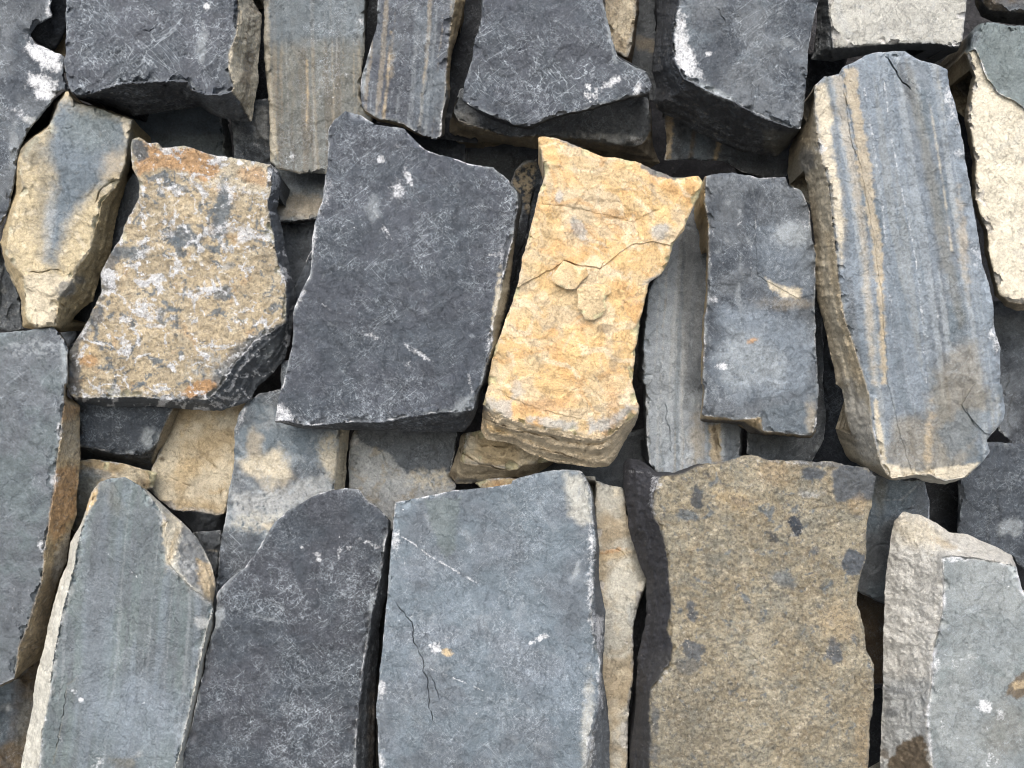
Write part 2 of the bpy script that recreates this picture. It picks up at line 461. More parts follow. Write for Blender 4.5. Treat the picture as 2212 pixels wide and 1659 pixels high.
# ---- top row
stone('slate_stone', 'dark slate in the top left corner with two chalky white blotches', 
      '1:-560,-480 235,-480 238,-60 215,30 228,70 160,110 132,150 150,185 235,225 280,242 276,330 300,383 252,398 200,470 130,560 82,640 70,750 50,850 45,900 0,975 -560,990',
      d=1.0, th=.09, g=(-.02, .02), base='dark', base2='mid', craze=.8, pit=.35, mott=[('grey', 90, .1, .5, .35)],
      marks=[('white', ('1:195,245', 52, 22, 35), 8, .95, 9), ('white', ('1:190,375', 40, 28, 40), 8, .95, 11), ('white', ('1:212,45', 9, 18, 0), 6, .9, 4),
             ('white', ('1:110,505', 40, 8, 30), 6, .6, 8), ('lgrey', ('1:60,640', 10, 50, 0), 8, .5, 8), ('pale', ('1:130,520', 14, 8, 20), 5, .7, 5)])
stone('slate_stone', 'small near-black wedge of slate between the two top left slates',
      '1:238,-200 300,-200 293,120 270,160 236,222 160,188 126,150 160,100 224,68 212,30', d=1.02, th=.09, g=(.25, .2), base='black', craze=.25, pit=.7, relief=3, rim=('mid', 4, .3))
stone('slate_stone', 'broad dark slate in the top row with cream broken right flank',
      '1:290,-480 285,250 275,270 285,320 300,380 320,412 340,432 430,440 500,465 580,500 740,480 870,458 910,492 990,520 1085,527 1095,470 1115,350 1110,290 1125,180 1130,60 1090,0 1085,-480',
      '1:270,-480 265,250 255,270 265,320 290,380 330,412 400,398 500,360 620,350 740,344 808,345 835,385 900,408 1000,395 1012,375 985,300 985,235 1018,150 1028,60 1022,-480',
      d=.97, sd=.075, th=.07, g=(.01, -.02), base='dark', base2='purple', side='black', craze=.85, pit=.35, mott=[('grey', 60, .25, .5, .3)],
      marks=[('cream', '1:1020,-480 1030,60 1018,150 985,235 985,300 1010,375 1000,395 1040,440 1085,527 1105,527 1150,300 1160,60 1100,-480', 4, 1., 3, wh(g=.7, p=.9, only='side')),
             ('umber', ('1:1085,110', 14, 60, 8), 12, .8, 14, wh(only='side', spk=-.1)), ('umber', ('1:1070,330', 12, 60, 8), 12, .7, 14, wh(only='side', spk=0)),
             ('white', ('1:893,28', 7, 10), 4, .9, 3), ('white', ('1:905,170', 8, 26), 5, .4, 6), ('lgrey', ('1:870,200', 10, 40, 5), 6, .5, 9),
             ('mid', '1:808,345 835,385 900,408 1000,395 1080,527 1000,520 900,480 850,400', 4, .8, 2, wh(only='side'))],
      cracks=[('1:700,110 640,140 600,125', 2, 1)], rim=('lgrey', 6, .35))
stone('slate_stone', 'tall two-tone slate, blue-grey above, olive brown below, behind the central slate\'s tip',
      '1:1150,-480 1142,50 1140,180 1150,330 1165,500 1166,695 1200,730 1300,750 1420,750 1480,680 1600,600 1620,470 1560,440 1556,400 1562,300 1578,200 1576,60 1580,-480',
      d=1.04, th=.06, g=(.0, -.01), base=(.128, .136, .125), craze=.7, grain=.12, pit=.35,
      mott=[('umber', 60, .1, .5, .25, 90, 2.5), ('sand', 30, .2, .4, .22, 88, 5)],
      marks=[('grey', '1:1100,-300 1700,-300 1600,130 1560,175 1400,180 1280,190 1200,205 1100,215', 50, .75, 18, wh(g=0)),
             ('cream', '1:1135,0 1160,0 1168,300 1200,660 1180,700 1160,690 1160,400 1135,200', 9, .55, 5),
             ('white', ('1:1560,85', 7, 12), 6, .8, 6), ('white', ('1:1440,370', 40, 55, 0), 20, .5, 20, wh(spk=.1)), ('white', ('1:1265,690', 22, 12), 8, .7, 10, wh(spk=-.1)),
             ('white', ('1:1340,630', 8, 26, 10), 6, .5, 8, wh(spk=-.1))],
      lines=[('tan', '1:1325,260 1330,400 1322,560', 3, .7), ('tan', '1:1185,500 1200,700', 3, .6), ('pale', '1:1455,170 1455,300', 2.5, .4)],
      bands=('1:1300,-300 1310,300 1330,800', [('sand', 14, .25, .35), ('umber', 20, .3, .35), ('pale', 9, .45, .3)]), rim=('sand', 5, .5))
stone('slate_stone', 'narrow purplish slate with vertical tan streaks and a tan layered right edge, top row',
      '1:1636,-480 1632,100 1590,240 1560,340 1560,440 1572,490 1640,528 1740,545 1800,580 1880,606 1920,585 1925,520 1945,400 1942,330 1952,240 1985,120 2010,0 2012,-480',
      '1:1620,-480 1612,100 1570,240 1545,340 1550,460 1640,515 1740,532 1800,570 1880,610 1906,585 1908,520 1930,400 1925,330 1934,240 1945,100 1962,0 1968,-480',
      d=1.0, sd=.045, th=.07, g=(0, .01), base='purple', base2='mid', side='tan', craze=.65, pit=.35,
      mott=[('grey', 50, .1, .4, .3, 90, 3)], bands=('1:1850,-480 1790,300 1760,600', [('sand', 16, .25, .4), ('lgrey', 10, .35, .35), ('dark', 14, .3, .5)]),
      marks=[('grey', ('1:1850,380', 30, 80), 30, .4, 10), ('lgrey', ('1:1568,340', 6, 40), 5, .7, 5), ('mid', ('1:1925,500', 16, 60), 10, .8, 6, wh(only='side'))],
      lines=[('tan', '1:1690,140 1682,260 1668,400 1655,530', 4.5, .6), ('sand', '1:1700,200 1690,330', 6, .5), ('sand', '1:1850,230 1832,330 1820,420', 4, .6), ('cream', '1:1960,0 1940,200', 2.5, .8), ('umber', '1:1985,10 1960,170 1950,300', 2, .7)])
stone('slate_stone', 'dark slate in the middle of the top row, lower corner chipped and dusted white',
      '1:2092,-480 2080,80 2050,170 2040,260 2010,350 2000,440 2090,500 2200,545 2:0,550 80,560 150,522 330,478 440,448 530,420 588,415 605,372 580,310 520,285 460,250 440,200 410,90 392,0 388,-480',
      '1:2092,-290 2080,80 2050,170 2036,260 2005,350 1995,435 2100,486 2200,527 2:0,538 80,542 150,512 330,468 440,438 530,408 595,402 610,370 584,305 524,279 466,244 446,196 416,86 398,0 392,-290',
      d=.97, sd=.05, th=.03, g=(.02, -.01), base='purple', base2='dark', side='black', craze=1.2, pit=.4, mott=[('grey', 60, .2, .5, .3)],
      marks=[('white', ('2:340,400', 22, 22, -30), 8, .8, 12, wh(spk=-.25)), ('white', ('2:440,350', 26, 9, -25), 5, .9, 7), ('white', ('2:540,385', 10, 16, 0), 5, .7, 6), ('lgrey', ('2:420,130', 5, 60, -12), 6, .7, 6)],
      cracks=[('2:0,230 60,205 110,215', 2, 1)], rim=('lgrey', 5, .55))
stone('slate_stone', 'dark ledge of slate with a white dusted lower edge under the top middle slate',
      '1:1990,380 1950,500 1925,575 1960,600 2212,625 2:0,630 112,645 112,600 200,600 300,630 430,662 540,700 640,706 612,640 600,500 592,380 300,380 0,420',
      '1:1990,360 1960,490 1990,520 2212,590 2:0,590 110,585 200,590 330,600 450,625 560,625 598,560 592,350 300,350 0,400',
      d=1.06, sd=.04, th=.04, g=(.0, .2), base='mid', side='sand', craze=.6, pit=.6, relief=2, marks=[
          ('white', ('2:540,605', 18, 9), 5, .8, 6), ('pale', ('2:400,600', 80, 10, 3), 9, .7, 9), ('pale', ('1:2000,510', 40, 12, 20), 9, .6, 10), ('black', ('2:560,660', 50, 25), 10, .6, 10)])
stone('slate_stone', 'small mottled olive and cream stone beside the chipped corner of the top middle slate',
      '2:370,-480 400,60 430,200 462,262 490,275 520,276 530,200 546,60 552,-480', '2:340,-480 380,60 410,180 450,225 500,250 515,190 532,60 536,-480',
      d=1.03, sd=.04, th=.05, base='sand', side='umber', craze=.3, grain=.6, pit=.7, relief=2,
      mott=[('umber', 22, .15, .2, .7), ('cream', 30, .1, .3, .6)], marks=[('cream', ('2:500,30', 16, 60, 8), 10, .6, 10)])
stone('slate_stone', 'steep dark slate with a chalk white strip down its left edge, top row',
      '2:630,-480 625,100 610,240 605,310 622,380 606,430 620,470 700,510 800,570 900,620 1000,655 1140,680 1200,625 1245,562 1258,500 1272,350 1278,220 1302,90 1322,0 1325,-480',
      '2:722,-480 720,30 700,110 695,200 710,270 750,340 850,390 950,430 1050,490 1150,530 1246,558 1266,500 1280,350 1284,220 1308,90 1328,0 1335,-480',
      d=.95, sd=.085, th=.05, g=(.015, .0), base='dark', base2='mid', side='black', craze=.6, pit=.3, mott=[('grey', 80, .0, .5, .35)],
      marks=[('white', '2:722,40 755,60 760,150 790,240 830,340 760,345 705,270 695,200 700,110', 8, .95, 7), ('white', ('2:860,230', 18, 5, -20), 4, .8, 4), ('lgrey', ('2:880,400', 40, 8, 25), 6, .8, 6), ('lgrey', ('2:1190,190', 22, 10), 8, .4, 9),
             ('olive', '2:1080,560 1240,575 1150,675 1090,640', 8, .5, 5, wh(only='side'))],
      lines=[('lgrey', '2:1040,480 1110,510 1170,530', 3, .8)], cracks=[('2:880,20 935,115', 3, 1.5), ('2:1150,0 1140,80', 2, 1)], rim=('lgrey', 5, .5), jag=.8)
stone('slate_stone', 'banded brown and blue stone in shade under the steep top slate',
      '2:655,440 660,560 665,620 658,690 800,692 920,702 1000,745 1100,765 1185,762 1240,640 1245,520 1000,560', d=1.075, th=.05, g=(.1, .1), base='mid', craze=.3, pit=.5, relief=2,
      mott=[('black', 70, .0, .4, .6)], marks=[('tan', ('2:675,590', 9, 60, 4), 6, .7, 5), ('grey', ('2:800,620', 26, 50, 8), 30, .7, 14), ('tan', ('2:890,640', 5, 35, 15), 6, .7, 5), ('umber', ('2:780,620', 5, 60, 8), 6, .7, 5)])
stone('limestone_stone', 'pale grey beige stone cut off by the top edge of the picture',
      '2:1305,-480 1318,100 1302,230 1288,256 1380,266 1480,246 1600,226 1800,216 1922,226 1940,200 1945,160 1962,40 1972,-480',
      '2:1360,-480 1370,60 1382,110 1390,208 1500,198 1640,188 1800,183 1930,202 1956,160 1974,40 1982,-480',
      d=.985, sd=.05, th=.07, g=(-.02, .0), base=(.38, .38, .345), side='mid', craze=.1, grain=.12, pit=.2, relief=.6, mott=[('pale', 60, .1, .5, .5), ('lgrey', 25, .35, .3, .4)],
      marks=[('lgrey', '2:1300,-480 1365,-480 1375,100 1392,210 1300,262 1310,100', 8, .35, 5, wh(only='side'))],
      lines=[('white', '2:1870,40 1840,80 1815,115', 3, .6)], cracks=[('2:1690,40 1710,15 1740,20', 2, 1), ('2:1640,190 1560,150', 1.5, .5)], rim=('pale', 6, .5), jag=.8)
stone('slate_stone', 'rounded dark brown stone in the top right corner',
      '2:2000,-480 2000,20 2022,70 2080,95 2150,105 2750,118 2750,-480', '2:2030,-480 2030,0 2060,40 2150,50 2750,60 2750,-480', d=1.0, sd=.05, th=.07, base='umber', base2='mid', side='black', craze=.4, grain=.3, pit=.7, relief=2,
      marks=[('sand', ('2:2010,10', 6, 30), 8, .6, 6)])
stone('slate_stone', 'right edge stone with grey-green slate skin flaking off a cream face',
      '2:2010,104 1972,150 1972,200 1951,230 1965,280 1988,330 1967,420 1953,520 1970,600 1988,700 1985,850 2012,950 2036,1000 2042,1100 2062,1180 2087,1280 2130,1322 2180,1342 2750,1330 2750,130 2150,112 2090,96',
      '2:2040,100 1990,150 1990,190 1966,240 1985,290 2006,335 1985,430 1972,520 1990,600 2004,700 2004,850 2030,940 2055,1000 2062,1100 2082,1180 2105,1270 2145,1300 2200,1310 2750,1300 2750,120 2150,100 2090,86',
      d=.975, sd=.04, th=.08, g=(-.05, .01), base=(.60, .56, .45), side='sand', craze=0., grain=.25, pit=.5, relief=1.1, terr=.3,
      mott=[('lime', 60, .1, .4, .5), ('sand', 12, .4, .15, .4)],
      marks=[('green', '2:1940,60 2750,60 2750,560 2290,500 2212,470 2160,430 2100,405 2050,330 2030,270 2000,212 1960,235 1940,150', 4, 1., 4, wh(g=0, c=.35, p=.25)),
             ('mid', ('2:1990,150', 16, 26), 20, .7, 8)],
      ledges=[('2:1940,60 2750,60 2750,560 2290,500 2212,470 2160,430 2100,405 2050,330 2030,270 2000,212 1960,235 1940,150', 4, 4)],
      lines=[('white', '2:2000,212 2050,330 2100,405 2160,430 2212,470 2300,505', 3.5, .8)], rim=('cream', 7, .6))
# ---- middle row
stone('slate_stone', 'yellowish stone at the left edge with a blue-grey tongue down its middle',
      '1:272,392 296,385 322,440 400,455 480,480 580,515 577,620 552,740 540,820 500,950 482,1080 430,1200 400,1300 330,1362 288,1415 262,1440 240,1432 140,1425 100,1420 92,1300 22,1150 3,1050 30,920 60,850 60,760 76,640 132,590 212,540 232,440',
      '1:285,388 302,400 318,450 400,462 480,492 572,520 552,620 538,720 500,800 440,870 410,980 390,1080 330,1160 320,1220 250,1290 240,1400 160,1415 120,1380 105,1200 24,1095 52,930 100,820 84,690 130,610 205,560 240,500',
      d=.985, sd=.05, th=.08, g=(.12, -.02), base=(.46, .39, .25), side=(.42, .34, .20), craze=.15, grain=.15, pit=.45, relief=1.7, terr=.7, sgrain=.4,
      mott=[('olive', 50, .1, .3, .4), ('cream', 36, .1, .3, .6)],
      marks=[('grey', '1:250,430 320,450 480,490 570,525 550,640 520,740 440,800 370,870 300,960 270,1060 235,1130 195,1120 195,980 215,860 240,740 190,680 205,580', 46, 1., 16, wh(c=.4, p=.2)),
             ('olive', '1:205,560 240,700 210,860 190,1000 170,1100 150,900 160,700', 26, .5, 12), ('lgrey', ('1:215,960', 10, 60, 6), 18, .6, 8),
             ('green', ('1:410,560', 60, 45), 40, .6, 18), ('tan', ('1:500,720', 30, 30), 40, .45, 15),
             ('cream', '1:110,1190 200,1180 320,1200 330,1260 250,1290 240,1410 150,1415 115,1300', 10, .9, 8),
             ('mid', ('1:285,1250', 20, 18), 8, .7, 9), ('mid', ('1:345,1210', 12, 12), 8, .6, 9), ('cream', ('1:550,560', 8, 22, -20), 6, .8, 6),
             ('olive', ('1:140,650', 26, 28), 10, .6, 12), ('grey', ('1:40,1240', 12, 50, -20), 10, .6, 8)],
      cracks=[('1:260,560 330,540', 2, 1), ('1:400,900 420,840 520,760', 4, 2.5), ('1:110,1180 200,1170 330,1180', 3, 2), ('1:240,1300 300,1330 270,1420', 4, 3)], rim=('cream', 6, .5), jag=1.2)
stone('slate_stone', 'small dark stone with pale crust low on the left edge under the yellowish stone',
      '1:-560,1030 0,1045 10,1110 60,1210 92,1300 102,1425 50,1440 0,1420 -560,1440', d=1.06, th=.06, g=(.2, .1), base='mid', craze=.6, pit=.6, relief=2, mott=[('pale', 24, .1, .3, .6)])
stone('slate_stone', 'dark grey sliver wedged between the yellowish stone and the speckled tan stone',
      '1:575,745 620,800 640,900 560,990 500,1090 450,1260 370,1400 302,1512 262,1440 262,1400 330,1330 400,1180 470,1000 520,830', d=1.07, th=.05, g=(-.3, 0), base='mid', craze=.4, pit=.5, relief=2)
stone('slate_stone', 'smooth blue-grey slate set back below the broad top slate',
      '1:540,420 900,380 975,500 1000,600 1012,780 700,780 540,700', '1:520,400 900,370 950,500 964,600 968,780 700,800 520,720',
      d=1.12, sd=.03, th=.05, g=(.05, 0), base='grey', side='lgrey', craze=.12, pit=.15, relief=.6, mott=[('mid', 60, .2, .5, .4)])
stone('slate_stone', 'small mottled pale and dark stone in the gap left of the two-tone slate',
      '1:1000,520 1080,500 1100,430 1170,420 1180,600 1180,760 1020,760 1012,640', d=1.085, th=.05, g=(.1, .2), base='mid', craze=.4, grain=.3, pit=.7, relief=3,
      marks=[('pale', '1:1085,540 1110,460 1150,450 1160,600 1110,600', 10, .9, 12), ('white', ('1:1120,625', 20, 6, 15), 5, .6, 8), ('black', ('1:1080,660', 30, 14, 15), 10, .7, 8)])
stone('sandstone_stone', 'tan speckled stone with white and grey lichen-like crust and rusty top edge',
      '1:572,602 600,595 640,620 680,615 700,640 800,630 870,650 930,670 1170,710 1205,742 1205,850 1196,900 1222,1000 1242,1100 1262,1200 1278,1280 1268,1370 1258,1480 1222,1560 1150,1640 3:1110,12 1085,76 960,112 880,117 740,100 450,95 320,80 286,0 1:302,1515 370,1400 440,1260 432,1180 450,1150 480,1090 520,1030 540,980 560,930 600,850 602,790 572,720 566,650',
      '1:560,590 600,585 640,610 680,605 700,630 800,620 870,640 930,660 1172,700 1165,840 1150,860 1165,950 1180,1050 1200,1150 1236,1220 1230,1390 1180,1425 1100,1470 1020,1560 955,1659 3:930,30 890,68 840,60 700,62 600,50 400,58 310,58 275,0 1:290,1515 358,1400 430,1260 422,1180 440,1150 470,1090 510,1030 530,980 550,930 590,850 592,790 562,720 556,650',
      d=.985, sd=.05, th=.06, g=(-.02, .02), base=(.45, .375, .25), base2=(.39, .33, .225), side='mid', craze=.0, grain=.7, pit=.85, relief=1.2, fr=3.2, terr=.4, sgrain=.15,
      mott=[('cream', 45, .1, .3, .55), ((.44, .27, .13), 50, .3, .3, .4), ('grey', 26, .28, .06, .85, 20, 1.6), ('white', 24, .16, .2, 1., 20, 1.5), ('white', 46, .16, .25, 1., -20, 1.5), ('grey', 40, .38, .08, .8, -20, 1.5), ('brown', 14, .4, .1, .5)],
      marks=[('orange', '1:620,615 690,640 860,640 940,690 950,750 880,790 800,740 700,720 600,760 580,700 640,660', 10, .8, 8),
             ('mid', '1:566,600 620,610 650,680 600,695 570,660', 6, .9, 6), ('cream', '1:930,670 1170,710 1165,840 1060,830 900,790 960,740', 8, .75, 8),
             ('orange', ('1:1100,760', 34, 20, 20), 12, .6, 10), ('white', ('1:980,810', 70, 10, 8), 8, .8, 10),
             ('grey', ('1:960,900', 20, 60, 8), 10, .9, 14), ('grey', ('1:800,1020', 34, 24), 8, .9, 14), ('white', ('1:740,1010', 36, 9), 8, .7, 12), ('white', ('1:930,1000', 46, 12, -10), 8, .8, 12),
             ('grey', ('1:550,1090', 40, 14, 10), 8, .85, 10), ('white', ('1:620,1090', 34, 10, -30), 7, .8, 9), ('white', ('1:640,1340', 36, 22, 25), 8, .8, 14, wh(spk=-.3)),
             ('white', ('1:800,755', 24, 6), 6, .8, 7), ('white', ('1:700,825', 50, 7, -6), 6, .7, 10),
             ('mid', '1:430,1180 480,1100 500,1060 520,1100 490,1180 510,1260 440,1262', 8, .8, 10, wh(g=.2)), ('white', '1:440,1200 500,1170 512,1260 470,1262', 8, .6, 10),
             ('mid', '1:286,1659 302,1500 400,1340 450,1270 440,1380 380,1440 350,1500 340,1640 1:350,1659 3:340,60 290,40', 10, .8, 14, wh(g=.3)), ('white', ('1:385,1420', 10, 34, 38), 8, .5, 9),
             ('tan', ('1:390,1540', 24, 32), 10, .9, 8), ('orange', ('1:380,1560', 18, 14), 10, .7, 8),
             ('mid', '1:1250,1385 1100,1440 980,1540 880,1659 3:880,20 700,70 1100,90 1100,0 1:1260,1500', 14, .8, 16, wh(g=.25)), ('white', '1:1230,1390 1100,1440 980,1540 1000,1580 1100,1490 1200,1430', 10, .6, 16, wh(spk=-.2)),
             ('pale', ('1:900,1580', 40, 30), 10, .7, 18, wh(spk=-.1)), ('white', ('3:640,40', 150, 7, 2), 6, .7, 9, wh(spk=-.3)), ('orange', ('3:860,20', 36, 16, -20), 6, .9, 6), ('lgrey', ('1:1160,1520', 28, 8, -50), 8, .6, 8, wh(only='side')),
             ('pale', ('1:985,1150', 16, 8, -20), 5, .7, 7), ('grey', ('1:960,1260', 20, 16), 6, .8, 12), ('white', ('1:560,1380', 50, 10, 10), 6, .6, 12)],
      rim=('pale', 6, .6), jag=1.1)
stone('slate_stone', 'big dark purplish slate in the centre with fine white scratches',
      '1:1490,480 1560,500 1620,540 1740,555 1790,600 1840,650 1950,680 2050,715 2130,725 2190,770 2212,805 2:28,835 45,870 22,1010 0,1140 1:2200,1290 2160,1440 2150,1500 2120,1600 2105,1659 3:2080,20 2070,90 2035,175 2000,207 1800,207 1600,200 1450,195 1300,190 1190,166 1200,80 1225,0 1:1225,1659 1260,1500 1270,1330 1340,1180 1350,1000 1395,850 1415,700 1420,560 1440,520',
      '1:1490,468 1560,488 1620,528 1740,543 1790,588 1840,638 1950,668 2050,703 2130,713 2190,758 2205,800 2:22,840 24,880 8,990 0,1040 1:2195,1110 2172,1200 2150,1300 2130,1400 2122,1500 2092,1600 2080,1659 3:2060,40 2045,108 1900,122 1760,140 1640,163 1500,160 1350,178 1240,158 1180,160 1190,80 1215,0 1:1213,1659 1248,1500 1258,1330 1328,1180 1338,1000 1383,850 1403,700 1408,560 1430,510',
      d=.955, sd=.045, th=.06, g=(-.02, -.03), base='purple', base2='dark', side='black', craze=1.6, pit=.4, mott=[('grey', 45, .3, .4, .3), ('lgrey', 26, .45, .2, .3)],
      marks=[('cream', '1:2212,1000 2225,1100 2150,1490 2060,1659 2090,1500 2130,1350 2180,1200 2205,1080', 4, .75, 4, wh(only='side')),
             ('white', ('1:1770,770', 26, 8, 62), 5, .8, 7), ('white', ('1:1715,820', 16, 22, 10), 8, .7, 8), ('white', ('1:1645,688', 9, 9), 3, .9, 1.5), ('mid', ('1:1645,688', 4, 4), 2, .8, .5), ('white', ('1:1715,628', 5, 5), 3, .7, 1.5),
             ('lgrey', ('1:1610,900', 14, 26), 12, .5, 9), ('white', '1:1390,760 1440,790 1400,900 1380,960 1350,1060', 10, .55, 7), ('white', '1:1345,980 1375,1000 1360,1090 1340,1090', 8, .7, 5), ('white', '1:1270,1330 1310,1230 1325,1260 1290,1330', 6, .7, 5),
             ('white', '3:1190,80 1240,100 1290,165 1185,170', 10, .9, 6), ('white', ('1:2125,1100', 9, 4, 10), 4, .9, 2), ('white', ('1:2170,1100', 7, 20, 0), 5, .7, 5), ('cream', ('1:2145,1300', 5, 60, 8), 5, .7, 5), ('white', ('1:2115,1480', 8, 26, 5), 6, .7, 6),
             ('white', ('1:1620,1460', 22, 5, 30), 5, .7, 6), ('white', ('1:1810,1525', 34, 5, 32), 4, .85, 4), ('white', ('1:1770,1570', 12, 6), 4, .6, 6), ('white', ('1:2030,1640', 4, 22, -15), 4, .7, 4), ('lgrey', ('3:2000,90', 30, 12, -40), 6, .5, 8)],
      lines=[('white', '1:1610,905 1650,960 1690,1030 1722,1085', 3, .6), ('lgrey', '1:1650,985 1700,1070', 4, .5), ('lgrey', '1:1610,905 1530,970 1420,1060 1370,1110', 3, .45), ('lgrey', '1:1390,1310 1440,1350 1500,1360', 2.5, .6), ('white', '1:1500,1470 1600,1450 1680,1490', 2, .5), ('lgrey', '1:1600,790 1640,850 1610,905', 2.5, .4)],
      rim=('lgrey', 6, .9), folds=[('1:1390,1310 2100,900', .06)])
stone('slate_stone', 'brown and black slate sliver standing in the gap left of the yellow stone',
      '2:120,640 100,690 60,690 15,730 -10,790 30,860 40,905 5,1060 -30,1180 -80,1400 -120,1560 -130,1700 -80,1720 0,1400 60,1100 120,900 150,700', d=1.075, th=.05, g=(.2, .0), base='black', craze=.3, pit=.7, relief=2.5,
      marks=[('tan', '2:100,690 60,690 10,740 0,790 40,850 70,920 100,780', 14, .7, 12, wh(spk=-.2)), ('pale', ('2:55,700', 20, 5, -25), 5, .7, 6)], cracks=[('2:100,800 60,1000 0,1240', 3, 4)])
yel = stone('sandstone_stone', 'bright yellow ochre stone right of the centre slate with loose flakes on its face',
      '2:115,592 180,590 260,625 400,680 440,680 540,700 620,740 700,770 800,760 827,790 805,860 762,940 740,1000 692,1060 670,1140 642,1190 590,1220 576,1300 550,1400 535,1500 520,1659 4:520,0 552,98 550,125 530,180 480,260 450,320 420,356 340,359 200,346 80,300 0,255 3:2100,240 2075,200 2085,100 2110,0 1:2110,1640 2140,1500 2212,1310 2:20,1240 50,1100 90,950 110,850 140,760 135,700 115,620',
      '2:105,580 180,578 260,613 400,668 440,668 540,688 620,728 700,758 800,748 840,790 817,865 774,945 752,1005 704,1065 682,1145 650,1198 600,1230 588,1305 562,1405 547,1500 532,1659 4:532,0 556,92 540,132 460,182 430,215 380,235 320,226 200,202 60,172 0,152 3:2180,132 2085,96 2095,0 1:2095,1640 2125,1500 2198,1310 2:6,1240 38,1100 78,950 98,850 128,760 123,700 103,620',
      d=.95, sd=.05, th=.06, g=(.02, .03), base=(.57, .395, .19), base2=(.56, .43, .25), side=(.56, .47, .33), strata=6, craze=.0, grain=.06, pit=.38, relief=1.3, sgrain=.3, terr=.9, brk=1.5, spit=1., samp=1.4,
      mott=[((.56, .47, .33), 80, .0, .25, .6, 25, 2), ((.55, .32, .13), 70, .12, .2, .55, 25, 2), ((.66, .56, .40), 40, .2, .15, .6, 30, 2.5), ('sand', 26, .36, .06, .5, 30, 2.5), ('brown', 8, .50, .06, .45, 30, 2)],
      marks=[('brown', ('2:400,1420', 18, 11, -10), 6, .7, 6), ('brown', ('2:440,1560', 12, 22, 20), 8, .6, 9), ('pale', ('2:640,990', 20, 22), 14, .7, 12), ('pale', ('2:205,850', 9, 12), 6, .7, 5), ('lgrey', ('2:290,990', 14, 26, -30), 8, .6, 9),
             ('mid', '2:540,700 620,728 700,758 780,760 700,775 620,765 560,725', 4, .85, 4), ('grey', ('2:240,610', 30, 8, 22), 6, .7, 6), ('lgrey', ('2:620,1205', 24, 6, -20), 6, .8, 6),
             ('pale', '4:0,0 0,60 60,40 20,-40', 10, .5, 10), ('pale', '4:400,200 460,170 540,110 500,90 430,140 330,150 330,215', 12, .8, 10), ('pale', '3:2092,60 2212,70 2212,150 2085,105', 10, .7, 10), ('pale', ('4:180,170', 60, 10, 8), 8, .7, 9),
             ('orange', ('4:150,90', 60, 16, -8), 12, .6, 12), ('orange', ('4:430,60', 14, 40), 20, .5, 12), ('yellow', '2:620,900 700,880 680,960 600,980', 10, .8, 8), ('yellow', ('3:2150,200', 26, 8, 20), 8, .6, 6, wh(only='side')), ('umber', ('4:450,180', 50, 6, -40), 6, .4, 6)],
      ledges=[('2:700,760 840,790 760,950 690,1060 600,1045 520,1055 440,1110 380,1160 300,1150 225,1130 180,1160 100,1200 0,1250 -100,1000 60,560 500,660', 2.0, 3), ('4:-60,20 80,-40 260,20 330,90 300,150 120,110 0,60', 1.2, 3), ('2:150,700 400,760 560,820 640,900 520,960 300,900 130,880', .9, 3)],
      lines=[('lgrey', '2:150,1200 220,1130 300,1145 380,1155', 5, .5), ('lgrey', '2:380,1158 460,1095 540,1045 610,1035', 4, .6), ('sand', '2:560,1270 480,1300 470,1360', 4, .5)],
      cracks=[('2:205,1130 270,1140 380,1160 450,1105', 2.2, 2.0), ('4:0,205 80,210 220,245 300,262 420,255', 3.5, 5), ('3:2085,150 2212,190 4:20,215', 3, 4), ('4:60,275 200,290 300,330', 3, 3)],
      rim=('cream', 6, .6), jag=1.2)
stone('flake', None, '2:283,1243 330,1236 372,1222 425,1236 432,1262 400,1290 408,1330 384,1368 350,1384 320,1382 300,1345 279,1330 288,1295', d=.9435, sd=0, th=.003, base=(.55, .39, .195), base2=(.55, .43, .26), craze=0, grain=.05, pit=.4, relief=.6, rim=('cream', 4, .4), parent=yel, edge=.3, jag=.7)
stone('flake', None, '2:222,1127 250,1140 295,1158 322,1150 328,1190 300,1215 275,1248 230,1250 175,1215 170,1195 195,1165', d=.9415, sd=0, th=.005, base=(.56, .40, .205), base2=(.55, .43, .26), craze=0, grain=.05, pit=.4, relief=.6, rim=('cream', 4, .5), parent=yel, edge=.3, jag=.7)
stone('slate_stone', 'long light grey slate recessed between the yellow stone and the upright chipped slate',
      '2:870,760 800,800 740,980 680,1040 600,1180 570,1250 560,1350 545,1500 550,1659 4:566,0 572,200 580,340 650,400 800,400 990,380 1000,312 990,308 1002,210 1010,100 980,0 2:980,1659 960,900',
      '2:870,740 800,780 740,980 690,1040 640,1180 600,1250 585,1350 570,1500 572,1659 4:580,0 584,200 592,340 650,420 800,420 985,400 990,312 978,308 985,210 1030,100 1030,0 2:1030,1659 1030,900',
      d=1.045, sd=.04, th=.06, g=(.05, .0), base=(.27, .305, .335), side='mid', craze=.25, pit=.25, bands=('2:680,900 640,1659 4:640,400', [('grey', 24, .1, .6), ('pale', 12, .3, .5), ('pale', 26, .2, .5), ('sand', 9, .5, .3)]), mott=[('white', 20, .3, .4, .5, 88, 4)],
      marks=[('mid', '2:740,900 850,880 850,1700 760,1700 4:760,100 740,0 2:735,1500 720,1200', 34, .8, 12), ('tan', '4:850,180 900,170 905,330 860,340', 8, .8, 8), ('mid', '4:905,170 1000,170 1000,330 920,330', 8, .7, 8), ('umber', ('4:880,240', 4, 40, -8), 4, .8, 4), ('sand', ('4:800,250', 16, 60), 20, .5, 12)],  # soft dark right strip paints in the upright slate's cast shadow
      cracks=[('4:650,60 680,200 690,330', 2, 1.5), ('4:880,190 890,250 915,320', 3, 3)])
